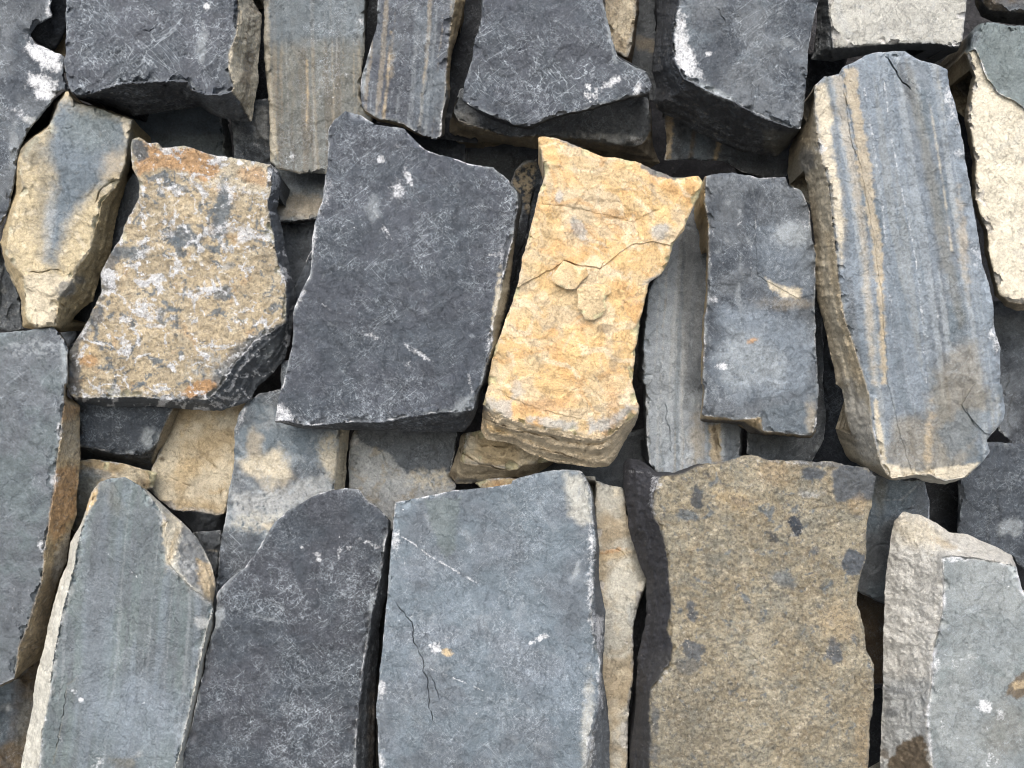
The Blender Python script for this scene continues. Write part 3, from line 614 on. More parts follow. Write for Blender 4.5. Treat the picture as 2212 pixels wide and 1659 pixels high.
stone('slate_stone', 'dark block in deep shade below the upright chipped slate',
      '4:1015,-400 1020,120 1015,300 1100,345 1290,345 1345,240 1358,150 1345,0 1340,-400', d=1.085, th=.06, g=(.2, .0), base='mid', craze=.8, pit=.5, relief=2)
stone('slate_stone', 'upright dark slate with blue-grey zones, a cream patch and a notched foot',
      '2:832,760 860,755 950,745 1070,770 1180,765 1192,800 1250,820 1277,880 1292,950 1297,1030 1312,1100 1307,1300 1312,1500 1320,1659 4:1328,0 1318,120 1312,205 1292,235 1200,225 1085,222 1030,215 985,175 900,172 815,160 822,0 2:815,1659 822,1400 838,1250 838,1050 830,950 815,900 818,800',
      '2:840,748 870,743 950,735 1070,760 1190,755 1202,790 1260,812 1287,880 1300,950 1305,1030 1320,1100 1315,1300 1320,1500 1328,1659 4:1334,0 1322,122 1312,195 1286,222 1200,212 1088,200 1080,140 970,154 900,146 822,130 832,0 2:826,1659 832,1400 848,1250 848,1050 850,980 835,870',
      d=.975, sd=.04, th=.06, g=(.03, .01), base='dark', base2='mid', side='tan', craze=.55, pit=.35, relief=1.3,
      mott=[('lgrey', 26, .2, .35, .4, 80, 3)],
      marks=[('blue', '2:1040,1000 1130,950 1240,960 1290,1000 1300,1280 1200,1290 1100,1210 1060,1200', 60, .5, 26), ('lgrey', ('2:1210,1010', 40, 26), 22, .7, 10), ('cream', '2:1095,1200 1160,1240 1250,1245 1240,1290 1170,1285 1110,1240', 8, .9, 6),
             ('mid', '2:1040,900 1090,790 1240,820 1270,900 1160,970 1060,975', 16, .5, 10), ('sand', ('2:1190,1310', 45, 10), 20, .45, 10),
             ('blue', '2:900,1330 1100,1350 1300,1400 1300,1659 4:1300,60 1000,60 880,20 2:860,1659 900,1500', 50, .8, 24), ('lgrey', '2:930,1420 1080,1430 1180,1560 1150,1659 4:1000,30 900,0 2:900,1600', 40, .6, 24, wh(spk=-.5)),
             ('white', ('2:910,1580', 17, 8, 5), 5, .95, 4), ('orange', ('2:1038,1472', 10, 5, -20), 3, .8, 3), ('white', ('2:870,1290', 10, 14, -30), 6, .6, 5), ('grey', '4:1080,100 1320,60 1310,230 1080,205', 20, .55, 12),
             ('yellow', ('2:820,880', 5, 40, 0), 6, .8, 5, wh(only='side')), ('black', '4:800,150 1000,160 1090,215 1290,235 1290,260 800,200', 6, .9, 3, wh(only='side')), ('sand', ('4:1290,150', 10, 40), 12, .5, 8), ('white', ('2:985,960', 4, 12, 30), 3, .6, 4), ('white', ('2:1260,970', 14, 6, 40), 5, .6, 6)],
      lines=[('lgrey', '2:1050,940 1055,1000 1030,1080 1035,1200', 2.5, .6), ('lgrey', '2:905,1060 915,1120 905,1210', 2.5, .4), ('white', '2:870,985 858,1100 862,1290', 2, .5)],
      ledges=[('2:1075,800 1200,795 1400,900 1400,1250 1240,1290 1090,1210 1060,1190 1050,975', 1.2, 5)], rim=('lgrey', 6, .7))
stone('slate_stone', 'tall striped blue-grey slate with long tan and pale bands, right side',
      '2:1430,290 1490,265 1530,235 1580,225 1690,220 1760,260 1830,275 1880,300 1890,380 1910,440 1940,560 1960,700 1985,850 2010,1000 2030,1130 2060,1230 2080,1310 2082,1400 2110,1500 2107,1659 4:2117,0 2132,110 2122,160 2052,240 2067,292 2022,350 1962,402 1870,436 1800,425 1740,405 1640,417 1580,392 1520,350 1480,250 1440,130 1428,20 2:1400,1659 1390,1600 1360,1450 1320,1300 1298,1150 1310,1050 1288,900 1278,800 1248,680 1250,600 1288,480 1303,370 1350,330 1425,320',
      '2:1425,280 1488,252 1526,224 1580,214 1690,209 1764,250 1834,265 1890,293 1902,380 1922,440 1952,560 1972,700 1997,850 2022,1000 2042,1130 2072,1230 2092,1310 2094,1400 2122,1500 2119,1659 4:2129,0 2144,110 2134,166 2064,244 2075,292 2028,352 1962,400 1870,420 1810,385 1740,392 1640,408 1600,345 1562,200 1548,60 2:1532,1659 1490,1530 1440,1380 1412,1200 1390,980 1370,800 1330,640 1312,500 1305,360 1350,320 1420,310',
      d=.945, sd=.06, th=.06, g=(-.03, .01), base=(.15, .178, .205), base2='grey', side=(.44, .39, .29), samp=.6, craze=.35, pit=.3, relief=1.1, sgrain=.4, terr=.4,
      mott=[],
      bands=('2:1560,225 1600,500 1660,900 1740,1400 1770,1659 4:1790,100 1810,420', [('mid', 40, .1, .75), ('blue', 60, .0, .7), ('lgrey', 24, .2, .65), ((.26, .255, .21), 44, .4, .4), ('lgrey', 9, .5, .4)]),
      marks=[('blue', '2:1490,300 1620,230 1700,500 1780,900 1840,1400 1830,1659 4:1800,60 1720,120 1680,0 2:1660,1659 1640,1300 1600,1000 1550,700 1500,450', 26, .4, 8),
             ((.40, .35, .26), '2:1385,330 1430,320 1450,500 1500,760 1530,1000 1560,1400 1575,1659 1550,1659 1530,1400 1500,1000 1460,760 1410,500', 12, .55, 9),
             ((.40, .34, .235), '2:1432,295 1490,290 1500,420 1530,600 1560,760 1570,900 1600,1100 1612,1400 1620,1659 1600,1659 1590,1400 1560,1100 1530,900 1490,700 1470,500 1440,400', 7, .75, 9),
             ('cream', '2:1305,365 1350,370 1385,480 1380,650 1420,800 1440,1000 1425,1150 1400,1000 1380,830 1335,640 1312,500', 14, .8, 9), ('white', ('2:1335,640', 12, 16), 8, .8, 7),
             ('olive', '2:1700,250 1740,330 1790,560 1850,850 1920,1200 1960,1400 1930,1420 1860,1150 1800,850 1750,560 1700,380', 16, .55, 9), ('tan', ('2:1950,1050', 10, 80, -5), 14, .4, 10),
             ((.19, .165, .115), '4:1830,-60 2:1940,1480 2000,1480 2060,1659 4:2080,60 2000,200 1960,350 1870,430 1640,400 1630,300 1660,160 1700,140 1790,160 1810,20', 40, .6, 22), ('grey', '4:1950,100 2060,120 2040,200 1900,330 1840,200', 14, .6, 12), ('tan', ('4:1800,250', 8, 60, 4), 12, .5, 8),
             ('white', ('2:1900,460', 12, 40, -14), 12, .7, 10), ('white', ('2:1930,660', 16, 10), 8, .7, 8), ('white', ('2:2010,1100', 10, 28, -14), 10, .7, 9), ('white', ('2:2085,1470', 10, 28, -24), 8, .8, 8), ('cream', '4:1560,80 1575,60 1620,340 1760,380 1870,360 2020,340 1960,410 1640,415 1590,340', 6, .75, 5),
             ('black', ('2:1700,360', 8, 40, -20), 8, .6, 5), ('lime', '4:1640,410 1740,392 1810,385 1870,418 1960,400 1960,410 1870,440', 4, .9, 2, wh(only='side')),
             ('sand', ('2:1290,560', 20, 40), 14, .5, 8, wh(only='side')), ('mid', ('2:1270,690', 20, 30), 14, .7, 8, wh(only='side')), ('tan', '2:1380,1000 1420,1250 1500,1540 1530,1659 1480,1659 1420,1400 1380,1200 1350,1000', 16, .6, 9, wh(only='side')), ('pale', ('4:1500,160', 26, 90, -18), 16, .5, 12, wh(only='side'))],
      ledges=[('2:1432,200 2400,200 2400,1700 4:2400,600 1800,600 1700,300 2:1625,1659 1600,1300 1560,1000 1520,800 1480,600 1445,420', .9, 4), ('4:1940,90 2000,170 2040,215 2200,240 2200,0 2000,0', 2.2, 3)],
      lines=[('lgrey', '2:1608,360 1640,600 1700,900 1745,1120 1775,1400', 3, .75), ('white', '2:1775,1400 1790,1659', 2, .5), ('lgrey', '2:1520,380 1560,600 1600,900 1630,1200 1650,1500', 5, .5), ('cream', '2:1800,420 1830,600 1870,850 1900,1080', 3.5, .45), ('lgrey', '2:1690,600 1760,850 1830,1200 1850,1500', 3, .4), ('lgrey', '2:1570,700 1640,660', 1.5, .6), ('lgrey', '2:1520,605 1640,600', 1.5, .6), ('lgrey', '2:1700,1440 1770,1480 1840,1420', 1.5, .6), ('lgrey', '2:1790,1400 1770,1560', 1.5, .6), ('lgrey', '2:1720,1540 1770,1480 1830,1540', 1.5, .5), ('umber', '2:1920,890 1980,885', 2, .6), ('mid', '2:1385,450 1400,600 1430,800 1450,1100 1480,1400', 8, .6), ('white', '4:1560,190 1580,280 1620,370', 3, .7), ('tan', '2:1600,1100 1590,1300 1610,1600', 4, .5), ('grey', '4:1660,-100 1690,60 1720,110', 14, .7), ('white', '4:1600,260 1650,280', 2, .7)],
      cracks=[('2:1590,228 1650,290 1690,350 1720,400', 3, 4), ('2:1720,470 1750,510', 2, 1.5), ('2:1920,888 1985,888', 1.6, 1.5), ('4:1940,95 1990,160 2035,210', 3, 3), ('2:1430,330 1450,520 1490,720', 2, 1)], rim=('lgrey', 5, .45), jag=.9)
# ---- lower row
stone('slate_stone', 'grey-green slate at the left edge with a rusty ochre broken flank',
      '1:-560,1440 0,1436 100,1426 230,1412 270,1450 296,1500 300,1659 3:290,50 345,92 347,300 332,500 332,570 302,640 292,760 250,860 230,930 210,1060 170,1150 120,1222 60,1285 0,1308 -560,1310',
      '1:-560,1428 0,1424 100,1414 230,1400 290,1490 288,1659 3:276,0 275,100 262,200 240,380 215,560 192,700 176,860 150,930 110,1060 80,1140 62,1275 0,1300 -560,1300',
      d=.975, sd=.05, th=.07, g=(.02, .0), base=(.09, .112, .12), base2='mid', side='tan', craze=.4, pit=.25, relief=.8, sgrain=.8, spit=1., samp=.3,
      mott=[('mid', 70, -.1, .5, .7), ('dark', 60, .15, .4, .5)],
      marks=[('orange', '3:200,360 345,360 330,560 230,700 200,560', 18, .7, 12, wh(only='side')), ('brown', '3:180,800 280,760 200,1100 60,1285 90,1100 150,950', 16, .8, 12, wh(only='side')), ('orange', ('3:290,120', 22, 20), 14, .6, 9, wh(only='side')), ('cream', ('3:310,250', 20, 40), 16, .5, 9, wh(only='side')), ('pale', ('3:270,760', 16, 60, 14), 12, .5, 9, wh(only='side')),
             ('white', ('3:260,205', 8, 16), 6, .9, 5), ('white', ('3:235,415', 10, 16), 6, .9, 5), ('white', ('3:182,700', 10, 16), 6, .85, 5), ('lgrey', ('1:150,1500', 60, 22), 16, .5, 16, wh(spk=-.1)), ('lgrey', ('1:280,1560', 8, 40), 8, .6, 8), ('mid', '3:180,860 140,1000 80,1140 60,1280 0,1305 -560,1300 -560,1000 40,940', 10, .6, 8)],
      lines=[('lgrey', '3:0,800 60,870 60,960 20,1030', 1.6, .5), ('lgrey', '3:175,855 110,900 80,960', 1.8, .5), ('mid', '3:0,750 170,765', 1.6, .5)], rim=('lgrey', 5, .4))
stone('slate_stone', 'small dark slate block under the speckled tan stone, its right end tan',
      '3:335,60 760,60 790,105 770,170 742,245 700,300 662,376 640,370 500,342 345,328', '3:335,60 745,60 745,105 702,190 680,240 650,284 600,300 500,300 400,275 335,270',
      d=1.055, sd=.05, th=.04, g=(.03, .1), base='dark', side='black', craze=.7, pit=.4,
      marks=[('sand', '3:745,60 800,100 740,250 665,380 655,330 700,200', 5, .9, 4, wh(only='side', g=.5)), ('lgrey', ('3:650,230', 20, 22, -30), 12, .85, 9)])
stone('sandstone_stone', 'cream stone with curled surface flakes in the recess left of the blue-grey patched slate',
      '3:655,380 700,250 745,160 770,100 900,60 1100,60 1080,200 1020,300 1005,430 972,560 955,650 930,655 850,652 790,592 740,540 690,500 630,440 600,420',
      '3:640,370 700,250 745,160 770,90 900,40 1120,40 1090,200 1030,300 1015,430 975,560 940,566 850,545 740,545 690,510 620,450 590,410',
      d=1.085, sd=.05, th=.05, g=(0, 0), base='cream', base2='tan', side='mid', craze=0, grain=.2, pit=.45, relief=1.2,  # dark side colour paints in the shade of the underside
      mott=[('sand', 60, .1, .4, .5), ('yellow', 60, .2, .4, .3)], marks=[('brown', ('3:740,160', 18, 44, 30), 20, .7, 9), ('umber', ('3:700,325', 6, 4), 3, .8, 2), ('white', ('3:830,540', 40, 4, 3), 5, .6, 4)],
      lines=[('sand', '3:800,220 830,200 840,240 810,270', 2, .5)], cracks=[('3:905,290 900,330 940,370 960,380', 3, 2.5), ('3:720,400 760,420 820,440 860,445', 2.5, 2), ('3:960,280 1000,290', 2, 2), ('3:930,420 960,440 940,500', 2, 1.5)])
stone('sandstone_stone', 'yellow cream rubble stone low behind the pointed slate, left',
      '3:335,330 400,325 500,338 600,362 680,380 660,450 560,470 420,560 320,640 290,600 320,500', d=1.07, th=.05, g=(0, .2), base='tan', base2='cream', craze=0, grain=.2, pit=.7, relief=3,
      marks=[('green', '3:335,380 400,370 440,400 400,520 320,640 300,560', 14, .85, 9), ('lgrey', ('3:420,385', 40, 10, 10), 10, .6, 10), ('umber', ('3:620,430', 16, 8, 30), 8, .6, 8)])
stone('slate_stone', 'small grey pebble-like stone deep in the gap beside the pointed slate',
      '3:840,640 960,630 950,740 930,830 900,780 870,720', d=1.12, th=.04, base='mid', craze=.3, pit=.6, relief=3, lines=[('cream', '3:880,715 945,722', 2.5, .7)])
stone('slate_stone', 'slate with a cream blotch and silvery streaks, partly behind the big central slate',
      '3:1058,85 1120,42 1215,20 1215,-100 1540,-100 1508,200 1502,300 1488,462 1500,700 1000,1000 935,960 937,880 948,720 972,600 987,480 1012,330 1012,200 1032,130',
      '3:1050,70 1120,30 1200,10 1200,-110 1480,-110 1468,200 1460,300 1440,470 1500,700 1000,1010 930,960 930,880 940,720 965,600 980,480 1004,330 1004,200 1025,120',
      d=1.045, sd=.035, th=.06, g=(.03, .02), base='grey', base2='mid', side='cream', craze=.7, pit=.35,
      mott=[('lgrey', 30, .05, .4, .5, 30, 2)],
      marks=[('cream', '3:1050,340 1120,310 1200,300 1250,340 1240,410 1180,470 1130,420 1050,380', 34, .85, 24), ('sand', ('3:1100,260', 16, 36), 14, .6, 8), ('cream', '3:1380,240 1470,200 1465,380 1440,430 1380,330', 20, .8, 12),
             ('pale', '3:1000,460 1180,470 1400,380 1440,460 1300,520 1180,600 1100,640 990,600', 24, .75, 18, wh(spk=-.5)), ('lgrey', ('3:1400,250', 40, 20), 14, .7, 14, wh(spk=-.1)), ('lime', ('3:1120,600', 60, 22, 0), 20, .7, 14, wh(spk=-.2)),
             ('cream', ('3:1160,615', 16, 8), 8, .7, 7), ('white', ('3:1045,140', 6, 30, 20), 6, .8, 5), ('lgrey', ('3:980,590', 8, 16), 6, .6, 5), ('purple', '3:930,640 1140,640 1100,800 1000,860 930,900', 20, .75, 12)],
      lines=[('umber', '3:1495,210 1478,440', 2, .6)], cracks=[('3:1010,625 1080,632', 2, 1.5)])
stone('slate_stone', 'pale grey-brown stone with a dark upper right corner below the foot of the central slate',
      '3:1510,250 1540,180 1980,180 1985,205 1962,300 1942,395 1972,440 1960,480 1720,560 1690,640 1560,600 1530,470 1505,455', d=1.085, th=.05, g=(0, .02), base='pale', craze=.3, grain=.25, pit=.4,
      mott=[('sand', 40, .0, .4, .6), ('lgrey', 26, .2, .3, .5)],
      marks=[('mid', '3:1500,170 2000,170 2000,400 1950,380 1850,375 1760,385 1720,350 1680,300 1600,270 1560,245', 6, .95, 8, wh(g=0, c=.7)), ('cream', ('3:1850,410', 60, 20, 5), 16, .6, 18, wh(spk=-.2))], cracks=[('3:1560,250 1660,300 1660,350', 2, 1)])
stone('sandstone_stone', 'buff layered stone wedged directly under the foot of the yellow stone',
      '3:2000,215 2120,190 2260,230 4:80,260 180,325 182,340 120,382 40,402 0,407 3:2120,420 2050,427 1972,432 1940,392 1962,330 1990,225',
      '3:2020,200 2120,180 2260,220 4:80,250 185,310 150,335 60,350 0,370 3:2100,350 2040,345 1990,330 2000,290 2010,240',
      d=1.05, sd=.03, th=.05, g=(0, .1), base='tan', base2='cream', side='sand', craze=0, grain=.3, pit=.9, relief=3, marks=[('umber', ('3:1960,400', 8, 20, -20), 8, .7, 6), ('mid', ('3:2050,420', 50, 5), 5, .7, 5)],
      cracks=[('3:2000,240 1990,300 2080,350 2212,380', 3, 4), ('3:2040,230 2080,260 2200,275', 3, 3)])
stone('sandstone_stone', 'small orange tan fragment peeping above the smooth grey slate',
      '3:2050,430 2110,408 2200,405 2260,415 2260,460 2110,470', d=1.07, th=.03, base='tan', base2='orange', craze=0, grain=.3, pit=.6, relief=2)
stone('slate_stone', 'pointed grey-green slate with pale slanting rims, bottom left',
      '3:432,420 480,408 540,403 640,460 720,540 790,600 850,660 882,720 912,780 935,870 922,950 926,1040 902,1120 880,1230 862,1330 835,1460 800,1600 770,2150 80,2150 90,1659 100,1600 140,1400 150,1300 190,1130 220,990 260,850 290,780 302,690 342,620 372,540 392,470',
      '3:440,408 500,402 560,402 620,450 690,545 716,600 706,660 722,775 800,860 922,962 888,1060 858,1200 832,1330 795,1500 755,1659 730,2150 150,2150 172,1659 185,1500 215,1350 240,1150 275,980 318,820 350,650 375,560 400,480',
      d=.97, sd=.03, th=.06, g=(.01, .01), base=(.105, .132, .138), base2='green', side='lime', craze=.3, pit=.2, relief=.7, terr=.4,
      mott=[('mid', 60, -.1, .5, .6, 100, 3)], bands=('3:480,400 430,900 400,1300 350,1700', [('mid', 20, .1, .5), ('lgrey', 12, .4, .3), ('blue', 40, .2, .4)]),
      marks=[('cream', '3:700,560 740,550 800,620 770,700 740,790 715,770 705,660', 8, .75, 8), ('mid', '3:790,600 850,660 882,720 912,780 935,870 922,950 860,900 770,800 770,700', 10, .85, 8), ('pale', ('3:810,790', 20, 16), 12, .7, 10, wh(spk=-.3)), ('tan', '3:850,760 910,780 935,870 922,950 870,900', 12, .8, 9), ('tan', ('3:750,690', 5, 44, 16), 6, .6, 5), ('white', ('3:710,580', 10, 20, 20), 8, .6, 9),
             ('yellow', '3:370,530 400,460 425,440 415,500 375,560', 5, .8, 4), ('blue', ('3:600,1450', 100, 90), 90, .6, 30), ('mid', ('3:430,830', 30, 150, 4), 40, .6, 16), ('olive', ('3:540,1640', 26, 12), 10, .7, 10), ('olive', ('3:480,480', 50, 16, 60), 20, .35, 12),
             ('white', ('3:350,1365', 6, 5), 3, .95, 2.5), ('white', ('3:318,1330', 9, 4, 30), 4, .8, 4), ('white', ('3:262,1525', 3, 8), 3, .7, 3), ('pale', ('3:870,1030', 16, 12), 10, .7, 7), ('white', ('3:425,1640', 10, 14, 40), 6, .6, 7), ('pale', ('3:600,1600', 12, 6, -40), 6, .4, 6)],
      lines=[('lgrey', '3:370,710 440,715 510,765 560,800 650,900', 1.8, .6), ('lgrey', '3:620,860 720,950 800,1030', 1.8, .4), ('lgrey', '3:560,1420 660,1350', 1.6, .5), ('olive', '3:230,1640 270,1450 290,1300 330,1270', 2, .6), ('lgrey', '3:655,1190 650,1260', 1.5, .5)],
      cracks=[('3:240,1600 275,1430 290,1300', 2, 1)], rim=('pale', 8, .6), jag=.7, edge=.7, spit=.3)
stone('slate_stone', 'dark brown shaded stone in the bottom left corner',
      '3:-560,1300 60,1280 200,1140 230,1100 200,1230 160,1350 140,1500 110,2150 -560,2150', d=1.03, th=.06, g=(.3, 0), base='umber', base2='mid', craze=.4, grain=.2, pit=.7, relief=3,
      marks=[('grey', '3:-560,1300 50,1300 40,1500 0,1560 -560,1600', 16, .9, 12), ('pale', ('3:20,1400', 16, 10), 10, .7, 9), ('olive', ('3:110,1450', 16, 60, 10), 14, .6, 8)])
stone('slate_stone', 'nearly black tall slate with small white flecks, bottom row left of centre',
      '3:1440,455 1500,452 1552,455 1582,500 1640,540 1685,590 1690,650 1680,760 1672,900 1640,1050 1622,1400 1600,2150 740,2150 780,1659 820,1500 862,1320 902,1130 930,1040 938,900 982,850 1052,800 1122,700 1182,600 1242,550 1332,500 1382,470',
      '3:1430,443 1500,438 1560,443 1592,488 1650,530 1676,590 1672,650 1652,760 1625,900 1600,1000 1570,1200 1545,1400 1510,2150 725,2150 768,1659 808,1500 850,1320 890,1130 918,1040 928,900 972,842 1044,790 1112,690 1172,590 1234,540 1322,490 1372,458',
      d=.985, sd=.05, th=.05, g=(.0, .01), base=(.046, .052, .064), base2='dark', side='black', craze=1.2, pit=.4, mott=[('mid', 50, .2, .5, .4)],
      marks=[('white', ('3:1378,760', 7, 5), 3, .95, 2), ('white', ('3:1370,735', 12, 4, 10), 3, .8, 4), ('white', ('3:1465,720', 4, 16), 3, .7, 5), ('white', ('3:1600,690', 24, 4, 25), 4, .8, 4), ('white', ('3:1510,710', 8, 4, -20), 3, .8, 3), ('white', ('3:1305,705', 5, 4), 3, .8, 2), ('white', ('3:1445,705', 4, 4), 3, .7, 2),
             ('lgrey', ('3:970,870', 26, 8, -50), 8, .6, 8), ('lgrey', ('3:945,1010', 12, 24, 10), 8, .8, 7), ('mid', '3:1580,700 1690,600 1680,900 1600,1100 1560,2150 1500,2150 1540,1400', 10, .5, 6, wh(only='side')), ('white', ('3:1220,975', 5, 2), 2, .7, 2), ('lgrey', ('3:1605,950', 5, 22, 10), 5, .6, 6), ('lgrey', ('3:1150,1012', 24, 3, 10), 4, .6, 5), ('umber', ('3:1610,1500', 10, 80), 12, .5, 8, wh(only='side'))],
      lines=[('lgrey', '3:1000,900 1100,890 1250,885 1420,885', 1.6, .5), ('lgrey', '3:1465,600 1465,700 1440,780 1400,810', 1.6, .5), ('lgrey', '3:1560,1659 1500,1590', 2, .4), ('lgrey', '3:1160,740 1180,690 1240,640', 1.6, .4), ('lgrey', '3:1240,1600 1400,1560 1540,1500', 1.6, .4)], rim=('lgrey', 6, .8), folds=[('3:940,900 1600,870', .05)])
stone('slate_stone', 'wide smooth grey slate with a hairline crack and a white chalky right edge, bottom centre',
      '3:1708,512 1860,480 1960,460 2100,450 2212,430 4:0,415 100,385 200,372 298,375 325,410 350,470 365,600 378,700 376,850 405,980 396,1150 392,1250 412,1400 422,1500 425,2150 3:1635,2150 1638,1659 1625,1400 1640,1250 1660,1050 1675,900 1690,700',
      '3:1700,500 1860,468 1960,448 2100,438 2212,418 4:0,403 100,373 200,360 296,364 318,410 342,470 350,600 362,680 350,800 345,900 345,1000 360,1130 382,1200 370,1400 345,1500 322,1659 322,2150 3:1622,2150 1625,1659 1612,1400 1628,1250 1648,1050 1663,900 1678,700',
      d=.965, sd=.035, th=.065, g=(.01, .0), base='grey', base2=(.105, .125, .145), side='mid', craze=.75, pit=.25, relief=.9, terr=.4,
      mott=[('lgrey', 50, .1, .5, .35, 35, 2), ('blue', 90, .0, .5, .4)],
      marks=[('green', '3:1830,500 1990,490 1975,620 1960,740 1930,760 1890,700', 10, .75, 10, wh(c=.1)), ('lime', '4:230,390 300,385 330,450 345,600 300,610 250,560 230,450', 20, .75, 10, wh(c=.1)), ('white', '4:335,600 365,680 352,800 345,1000 400,1000 396,1150 385,1210 360,1140 330,1000 325,800', 10, .9, 9),
             ('white', '4:360,1220 392,1260 400,1400 370,1440 365,1330', 10, .7, 9), ('white', ('4:340,1570', 14, 40), 14, .8, 12), ('lime', ('4:325,1480', 12, 90, 3), 14, .6, 10),
             ('white', ('3:1885,1140', 16, 12, 20), 5, .95, 8), ('tan', ('3:1930,1160', 12, 8, 10), 4, .9, 5), ('umber', ('3:1945,1150', 4, 3), 2, .8, 2), ('white', ('3:1920,1100', 12, 5, -20), 4, .5, 7), ('white', ('4:130,1095', 16, 7, -30), 4, .95, 5), ('white', ('4:80,1118', 9, 4, -20), 4, .9, 4),
             ('white', ('3:1705,680', 11, 26), 10, .85, 7), ('white', ('3:1645,1320', 10, 22), 9, .9, 6), ('white', ('3:1650,1640', 9, 30), 8, .85, 6), ('lgrey', ('4:275,810', 5, 20, 20), 4, .8, 5), ('lgrey', ('4:290,460', 2, 12), 2, .5, 2)],
      lines=[('lgrey', '3:1700,640 1790,690 1850,740 1940,790 2060,860', 3, .9), ('lgrey', '3:1860,1230 1960,1270 2100,1330', 2.5, .85), ('lgrey', '3:1690,650 1740,740 1760,820', 2, .5), ('lgrey', '3:1700,1010 1760,1040 1780,1000', 2, .5), ('lgrey', '4:40,1520 110,1480 240,1420', 2, .4), ('white', '4:290,540 250,580 210,520', 1.5, .35), ('lgrey', '4:330,1000 350,1150 310,1350', 2, .5), ('mid', '3:1900,700 1990,790 2060,850', 6, .35)],
      cracks=[('3:1690,930 1750,985 1785,1060 1800,1130 1830,1220 1850,1300 1855,1400 1880,1475', 1.8, 2.5), ('3:1855,1240 1885,1320 1905,1385', 1.5, 1.5), ('4:285,440 290,490', 2, 1.5), ('3:1960,1530 1990,1580', 1.5, 1)], rim=('lgrey', 6, .8), jag=.8, folds=[('3:1700,640 2100,860', -.20), ('3:1750,900 1900,1700', .06)])
stone('sandstone_stone', 'tall narrow cream stone recessed between the smooth grey slate and the black-flanked brown stone',
      '4:300,400 400,432 482,447 492,560 560,660 600,740 600,840 582,855 547,940 524,1050 527,1150 520,1300 502,1450 500,1659 495,2150 360,2150 360,400', d=1.035, th=.06, g=(.05, 0), base='lime', base2='sand', craze=.1, grain=.2, pit=.4,
      mott=[('cream', 50, .1, .4, .5), ('sand', 40, .2, .4, .5)], marks=[('tan', ('4:420,740', 50, 10, -10), 14, .8, 8), ('orange', ('4:430,722', 26, 4, -12), 5, .7, 4), ('olive', '4:490,650 600,700 600,880 560,860 520,790', 16, .7, 9), ('olive', '4:400,1050 540,1000 530,1200 420,1270', 30, .4, 12), ('lgrey', ('4:520,1000', 12, 24), 12, .5, 9)],
      cracks=[('4:400,1340 440,1350 430,1380', 2, 1), ('4:370,700 470,720 500,760', 2, 1.2)])
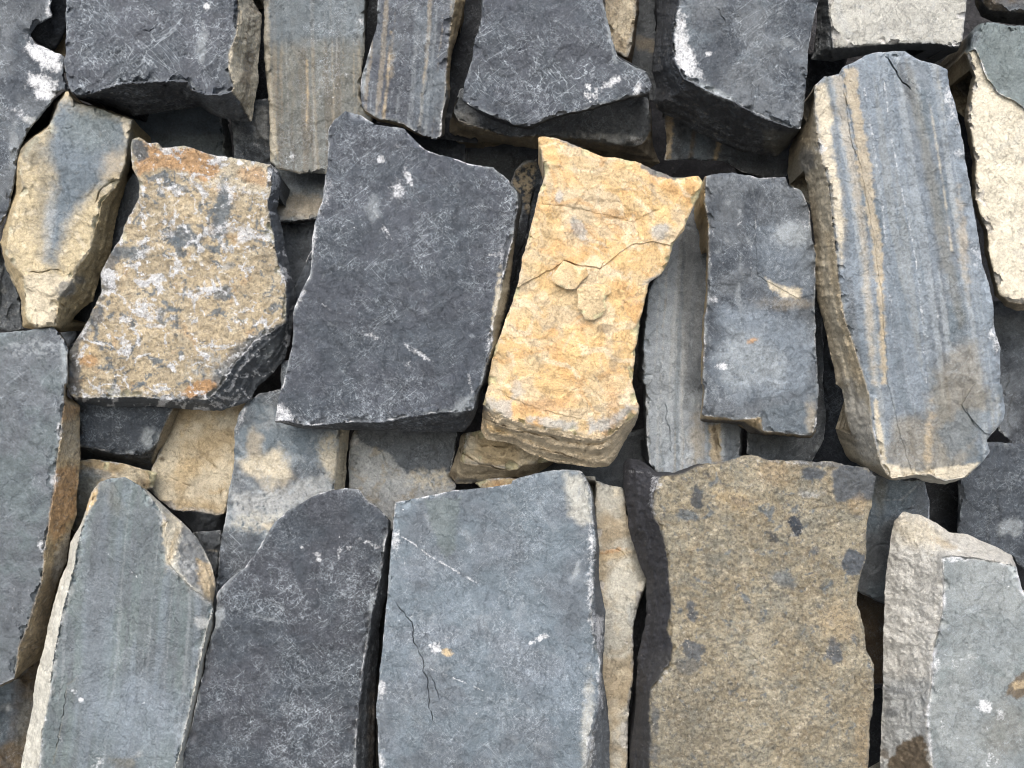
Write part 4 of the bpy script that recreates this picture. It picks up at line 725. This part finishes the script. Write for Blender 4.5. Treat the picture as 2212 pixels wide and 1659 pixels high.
stone('sandstone_stone', 'large rough brown stone with dark grey spots and a black left flank',
      '4:485,345 510,321 552,326 620,376 700,380 810,346 900,342 1000,308 1060,312 1110,330 1240,332 1400,340 1540,366 1575,400 1562,450 1552,530 1532,600 1532,740 1502,850 1487,950 1520,1050 1532,1150 1562,1210 1557,1400 1542,1500 1542,1659 1532,2150 508,2150 510,1600 530,1420 540,1200 580,1000 580,850 545,760 510,640 490,500 480,400',
      '4:640,402 730,390 800,360 880,335 1000,296 1060,300 1110,318 1240,320 1400,328 1545,354 1587,398 1574,450 1564,530 1544,600 1544,740 1514,850 1499,950 1532,1050 1544,1150 1574,1210 1569,1400 1554,1500 1554,1659 1544,2150 600,2150 600,1500 595,1320 640,1270 690,1200 700,1130 670,1060 690,970 680,850 670,720 640,620 610,560 615,480',
      d=.955, sd=.065, th=.05, g=(-.01, .0), base=(.275, .24, .165), base2=(.33, .30, .22), side=(.032, .034, .041), craze=0., grain=.9, pit=1.0, relief=1.2, fr=4.5, terr=.3, sgrain=.15, spit=1., samp=.9,
      mott=[((.20, .20, .165), 50, .0, .3, .6), ((.37, .325, .23), 40, .15, .3, .55), ('brown', 18, .2, .2, .5), ('grey', 24, .38, .08, .75), ('mid', 16, .42, .08, .6), ('cream', 10, .42, .1, .6)],
      marks=[('mid', '4:1380,375 1440,345 1590,380 1560,500 1470,500 1400,515 1385,440', 6, .95, 6, wh(g=.2)), ('mid', ('4:1300,385', 26, 16), 5, .95, 7, wh(g=.2)), ('mid', '4:1240,325 1590,350 1590,372 1400,360 1240,350', 4, .7, 4, wh(g=.2)),
             ('dark', ('4:797,505', 12, 28, -8), 3, .85, 12, wh(g=.3)), ('grey', ('4:760,565', 24, 12, 10), 6, .8, 6), ('mid', ('4:980,510', 20, 10, 20), 6, .8, 9), ('dark', ('4:1222,608', 22, 14, 60), 3, 1., 14), ('white', ('4:1235,640', 16, 5, -20), 3, .5, 8), ('dark', ('4:1130,668', 16, 8, 40), 3, .8, 12), ('mid', ('4:1312,718', 11, 9), 5, .7, 6),
             ('mid', '4:1440,720 1475,705 1520,740 1515,820 1460,825 1425,790', 3, 1., 9, wh(g=.3)), ('grey', ('4:1170,840', 30, 16, 30), 14, .7, 12), ('mid', ('4:775,985', 12, 20, -8), 3, .9, 11), ('mid', ('4:780,1150', 22, 20), 3, .9, 14), ('mid', ('4:760,1220', 26, 18), 10, .6, 14), ('mid', ('4:1390,1150', 18, 24), 3, .9, 14), ('olive', ('4:880,780', 24, 34, -30), 18, .6, 14), ('mid', ('4:620,1450', 8, 36), 7, .8, 8), ('mid', ('4:615,1600', 9, 26), 7, .7, 8),
             ((.34, .26, .155), ('4:1130,380', 40, 26), 26, .6, 16), ((.34, .26, .155), ('4:1500,520', 22, 20), 16, .5, 12), ((.34, .26, .155), ('4:1520,1540', 16, 70), 26, .45, 16), ('pale', ('4:1280,475', 26, 8), 6, .6, 8), ('cream', ('4:1240,1490', 30, 9, -55), 8, .6, 8), ('cream', ('4:920,810', 34, 4, 22), 5, .7, 7, wh(spk=-.3)), ('cream', ('4:1000,800', 8, 14), 5, .6, 6), ('cream', ('4:1060,1080', 12, 20), 6, .45, 10, wh(spk=0)), ('tan', ('4:1410,1030', 34, 44), 26, .55, 16), ('yellow', ('4:960,500', 44, 20, 20), 20, .3, 14), ('white', ('4:830,680', 6, 3), 3, .8, 2), ('white', ('4:655,1255', 5, 18, 30), 5, .8, 4),
             ('white', ('4:1240,338', 90, 4, 2), 4, .6, 5), ('white', '4:600,390 640,400 650,440 610,480 620,560 600,560 595,470', 6, .7, 6), ('white', ('4:540,380', 30, 3, 3), 3, .6, 3, wh(only='side')), ('olive', '4:600,1320 700,1200 900,1300 900,1659 600,1659', 120, .35, 30)],
      rim=('mid', 5, .6), jag=1.3)
stone('slate_stone', 'dark blue-grey block in shade right of the brown spotted stone',
      '4:1540,380 1640,400 1785,420 1800,500 1802,600 1690,640 1660,700 1640,900 1625,960 1480,890 1500,700', d=1.07, th=.06, g=(.0, .1), base='mid', base2='grey', craze=.4, pit=.4, relief=1.5,
      marks=[('olive', ('4:1590,470', 14, 40), 16, .6, 9)], lines=[('pale', '4:1580,500 1680,500 1750,440', 2.5, .6)], cracks=[('4:1660,560 1700,540 1780,540', 2, 2), ('4:1560,700 1640,690', 2, 3)])
stone('limestone_stone', 'grey slate block with thick cream top and left faces, bottom right corner',
      '4:1640,650 1652,592 1690,550 1760,565 1830,600 1890,640 1970,650 2010,670 2090,700 2160,740 2180,790 2195,860 2212,905 2750,980 2750,2150 1590,2150 1590,1659 1594,1500 1602,1300 1606,1000 1616,800',
      '4:1862,752 1900,745 2000,755 2100,772 2184,792 2200,860 2222,905 2520,990 2520,2150 1830,2150 1822,1659 1800,1560 1790,1430 1815,1300 1820,1150 1858,1000 1865,850',
      d=.955, sd=.05, th=.07, g=(-.02, .0), base=(.21, .232, .232), base2=(.18, .205, .21), side=(.58, .565, .51), fr=1.5, craze=.45, pit=.2, relief=.7, sgrain=.3, spit=.9, prof=.9, samp=.12,
      mott=[('green', 60, .1, .5, .6), ('pale', 20, .45, .2, .35)],
      marks=[('pale', '4:1600,600 1690,560 1900,740 1862,800 1865,900 1850,1000 1820,1150 1815,1290 1790,1430 1800,1659 1590,1659', 16, .45, 10, wh(only='side')), ('lgrey', '4:1600,1250 1815,1290 1790,1430 1800,1659 1590,1659', 26, .6, 16, wh(only='side')),
             ('umber', '4:1690,1540 1780,1520 1800,1600 1810,1800 1700,1800 1620,1640', 8, .95, 10, wh(c=0)), ('umber', ('4:1610,1600', 12, 10, 60), 6, .7, 8), ('mid', ('4:1640,1420', 14, 10), 6, .6, 9), ('mid', ('4:1650,1320', 20, 8, 10), 6, .5, 9), ('tan', ('4:1870,690', 24, 8, 20), 10, .6, 9, wh(only='side')), ('cream', ('4:1740,640', 60, 30, 20), 30, .6, 12, wh(only='side')),
             ('white', ('4:1825,1230', 10, 20), 7, .9, 6), ('white', ('4:1800,1500', 4, 50, -4), 4, .8, 4), ('white', ('4:2040,1390', 16, 14), 6, .9, 8), ('white', ('4:2110,1430', 12, 12), 6, .6, 10), ('white', ('4:1900,760', 26, 5, 3), 5, .7, 5), ('white', ('4:2080,1620', 14, 20), 5, .7, 12, wh(spk=-.1)), ('white', ('4:2120,820', 4, 14), 3, .6, 4),
             ('umber', '4:2140,1300 2180,1260 2212,1250 2260,1260 2240,1340 2180,1360 2140,1340', 6, .9, 9), ('tan', ('4:2190,1300', 14, 8), 6, .7, 9), ('lgrey', ('4:2000,970', 12, 10, -30), 3, .7, 6), ('olive', ('4:2130,1500', 50, 60), 50, .4, 20), ('white', ('4:1920,1200', 40, 30), 14, .5, 26, wh(spk=.05)), ('white', ('4:1860,1500', 26, 60), 14, .5, 26, wh(spk=.1))],
      lines=[('lgrey', '4:1985,800 1970,900 1985,1000', 1.8, .5), ('lgrey', '4:1900,800 1920,850 1900,920', 1.6, .5), ('lgrey', '4:1960,1100 1980,1170 1950,1210', 1.6, .6), ('lgrey', '4:1860,1180 1920,1200 1990,1180 2060,1200', 1.8, .6), ('lgrey', '4:2080,1000 2070,1150 2090,1260', 1.6, .4), ('lgrey', '4:1920,1250 1940,1420 1920,1560', 1.6, .45), ('lgrey', '4:2050,1480 2080,1560 2050,1640', 1.8, .6), ('lgrey', '4:1830,1330 1880,1300 1960,1340', 1.6, .45), ('lgrey', '4:2000,1560 2120,1560 2200,1500', 1.6, .4)],
      cracks=[('4:1925,955 1918,990 1940,1005', 2, 1.5)], rim=('white', 6, .8), jag=.8)
stone('slate_stone', 'very dark slate in the shadow behind the cream-topped block, far right',
      '4:1925,260 2060,250 2200,255 2750,300 2750,1000 2212,800 2160,760 1925,680', d=1.09, th=.05, g=(.0, .05), base='dark', craze=.5, pit=.4, relief=1.5, marks=[('lgrey', ('4:2150,620', 26, 18), 12, .6, 14, wh(spk=0))])
stone('slate_stone', 'dark shaded stone at the right edge below the one with the cream surface',
      '2:2060,1300 2750,1290 2750,1659 4:2750,290 2200,300 2100,200 2110,60 2:2070,1659', d=1.10, th=.05, g=(.1, .0), base='mid', base2='black', craze=.4, pit=.5, relief=2)
# ---- stones seen only deep in the joints, most colours darkened to paint gap shade
def deep(label, S, d=1.16, base='mid', **k):
    k.setdefault('craze', .3); k.setdefault('pit', .5)
    return stone('slate_stone', label, S, d=d, th=.05, base=base, relief=2, **k)
deep('horizontal grey stone in the gap left of the central slate, upper of two', '1:1180,720 1450,720 1450,940 1200,960 1180,850', 1.085, 'lgrey', marks=[('sand', ('1:1290,890', 60, 30, 0), 20, .7, 12), ('black', ('1:1290,770', 80, 14), 16, .6, 8)], g=(0, -.2))
deep('dark stone in the gap left of the central slate, lower of two', '1:1190,975 1400,955 1400,1100 1320,1180 1275,1300 1190,1300', 1.10, 'mid', g=(0, .1))
deep('thin dark sliver leaning on the left edge of the central slate', '1:1370,1060 1340,1090 1270,1250 1262,1360 1290,1420 1370,1250', 1.04, 'dark', g=(-.3, 0))
deep('dark slab end under the dusted ledge, left piece', '1:1740,540 2010,560 2012,760 1740,760', 1.13, 'dark')
deep('dark slab end under the dusted ledge, right piece', '1:2014,580 2:200,600 200,800 1:2014,800', 1.15, 'mid')
deep('dark shaded stone behind the gap beside the top middle slate', '1:1930,-480 2120,-480 2110,300 2060,620 1900,600', 1.10, 'black', marks=[('pale', ('1:1990,515', 30, 6, 20), 8, .5, 8)])
deep('dark brown stone in the gap beneath the olive mottled stone', '2:500,-480 660,-480 650,180 640,440 560,430 500,260', 1.10, 'mid', marks=[('sand', ('2:570,190', 30, 14, 20), 12, .5, 9)])
deep('shadow-dark stone behind the gap left of the striped slate', '2:1230,230 1460,230 1380,420 1300,700 1290,900 1180,900 1150,760 1230,640', 1.14, 'black')
deep('dark stone behind the head of the striped slate', '2:1800,180 2060,180 2060,900 1900,900', 1.13, 'black')
deep('dark stone low in the gap left of the striped slate', '2:1280,1100 1480,1100 4:1560,420 1200,420 1280,100', 1.18, 'black')
deep('shaded brown stone in the joint right of the brown spotted stone', '4:1440,860 1700,860 1700,1300 1440,1300', 1.15, 'umber')
deep('shadow-dark stone low in the joint right of the brown spotted stone', '4:1440,1320 1700,1310 1700,2150 1440,2150', 1.16, 'black')
deep('olive stone deep behind the dark shaded joint at the bottom centre', '3:1560,700 1760,700 1720,2150 1500,2150', 1.13, 'olive', marks=[('black', ('3:1640,1000', 60, 150), 60, .8, 30)])
deep('dark stone behind the grey fragment gap above the smooth grey slate', '4:100,300 620,180 620,520 100,520', 1.13, 'mid')
deep('shadow-dark stone in the joint behind the cream narrow stone', '4:440,800 640,800 640,2150 440,2150', 1.13, 'black')
deep('dark stone in the joint between the pointed and the flecked black slates', '3:830,640 1040,600 1000,1200 900,1400 780,1400', 1.15, 'mid')
deep('shadow-dark stone in the slanting joint behind the left rusty flanked slate', '3:60,500 330,450 330,1000 200,1300 60,1500', 1.15, 'umber')
deep('dark stone behind the notch below the shaded block, right', '4:1780,380 1960,380 1960,760 1780,760', 1.16, 'black')
deep('shadow-dark stone in the left joint behind the yellowish stone', '1:-560,880 100,520 300,380 300,620 100,900 -560,1200', 1.12, 'black')
deep('dark stone behind the joint above the speckled tan stone, right end', '1:1140,640 1250,640 1250,800 1140,800', 1.14, 'black')
deep('cream chip in the shadow beside the dark top left wedge', '1:230,140 310,140 310,300 230,300', 1.06, 'tan', g=(0, .1))
deep('dark stone at the narrow joint above the two-tone slate', '1:1080,-480 1200,-480 1190,300 1180,500 1090,500', 1.12, 'black')
deep('dark stone in the joint between the two-tone and the streaked slate', '1:1540,-480 1680,-480 1660,300 1620,560 1540,560', 1.10, 'black')

# ------------------------------------------------------------------ the heart of the wall behind the stones, its unseen rim brought forward to block skylight
def core():
    nx, ny = 170, 135
    u, v = np.meshgrid(np.linspace(-1, 1, nx), np.linspace(-1, 1, ny))
    X = u*1.35; Z = v*1.05
    e = np.maximum(np.abs(X)/1.02, np.abs(Z)/.80)
    Y = .30-.26*sm(.98, 1.10, e)+.02*fbm(X*100, Z*100, 14, 4, 77)
    V = np.stack([X, Y, Z+CAM_H], -1).reshape(-1, 3)
    i, j = np.meshgrid(np.arange(nx-1), np.arange(ny-1)); a = (j*nx+i).ravel()
    F = np.stack([a, a+1, a+nx+1, a+nx], 1)
    me = bpy.data.meshes.new('wall_core'); me.from_pydata(V.tolist(), [], F.tolist())
    for an, c in (('Col', (.06, .06, .065, 1)), ('Fx', (.2, .2, .8, 1))):
        at = me.attributes.new(an, 'FLOAT_COLOR', 'POINT'); at.data.foreach_set('color', np.tile(c, len(V)).astype(np.float32))
    me.materials.append(STONE)
    o = bpy.data.objects.new('wall_core', me); C.objects.link(o); o['kind'] = 'structure'
core()
def ground():  # unseen ground, added to bounce light up onto the undersides
    me = bpy.data.meshes.new('ground'); s = 60
    me.from_pydata([(-s, -s, 0), (s, -s, 0), (s, s, 0), (-s, s, 0)], [], [(0, 1, 2, 3)])
    m = bpy.data.materials.new('bounce_paving'); m.use_nodes = True; b = m.node_tree.nodes['Principled BSDF']
    nz = m.node_tree.nodes.new('ShaderNodeTexNoise'); nz.inputs['Scale'].default_value = 40
    rp = m.node_tree.nodes.new('ShaderNodeValToRGB'); rp.color_ramp.elements[0].color = (.16, .155, .145, 1); rp.color_ramp.elements[1].color = (.30, .29, .27, 1)
    m.node_tree.links.new(nz.outputs[0], rp.inputs[0]); m.node_tree.links.new(rp.outputs[0], b.inputs['Base Color']); b.inputs['Roughness'].default_value = .9
    me.materials.append(m); o = bpy.data.objects.new('ground', me); C.objects.link(o); o['kind'] = 'structure'
ground()
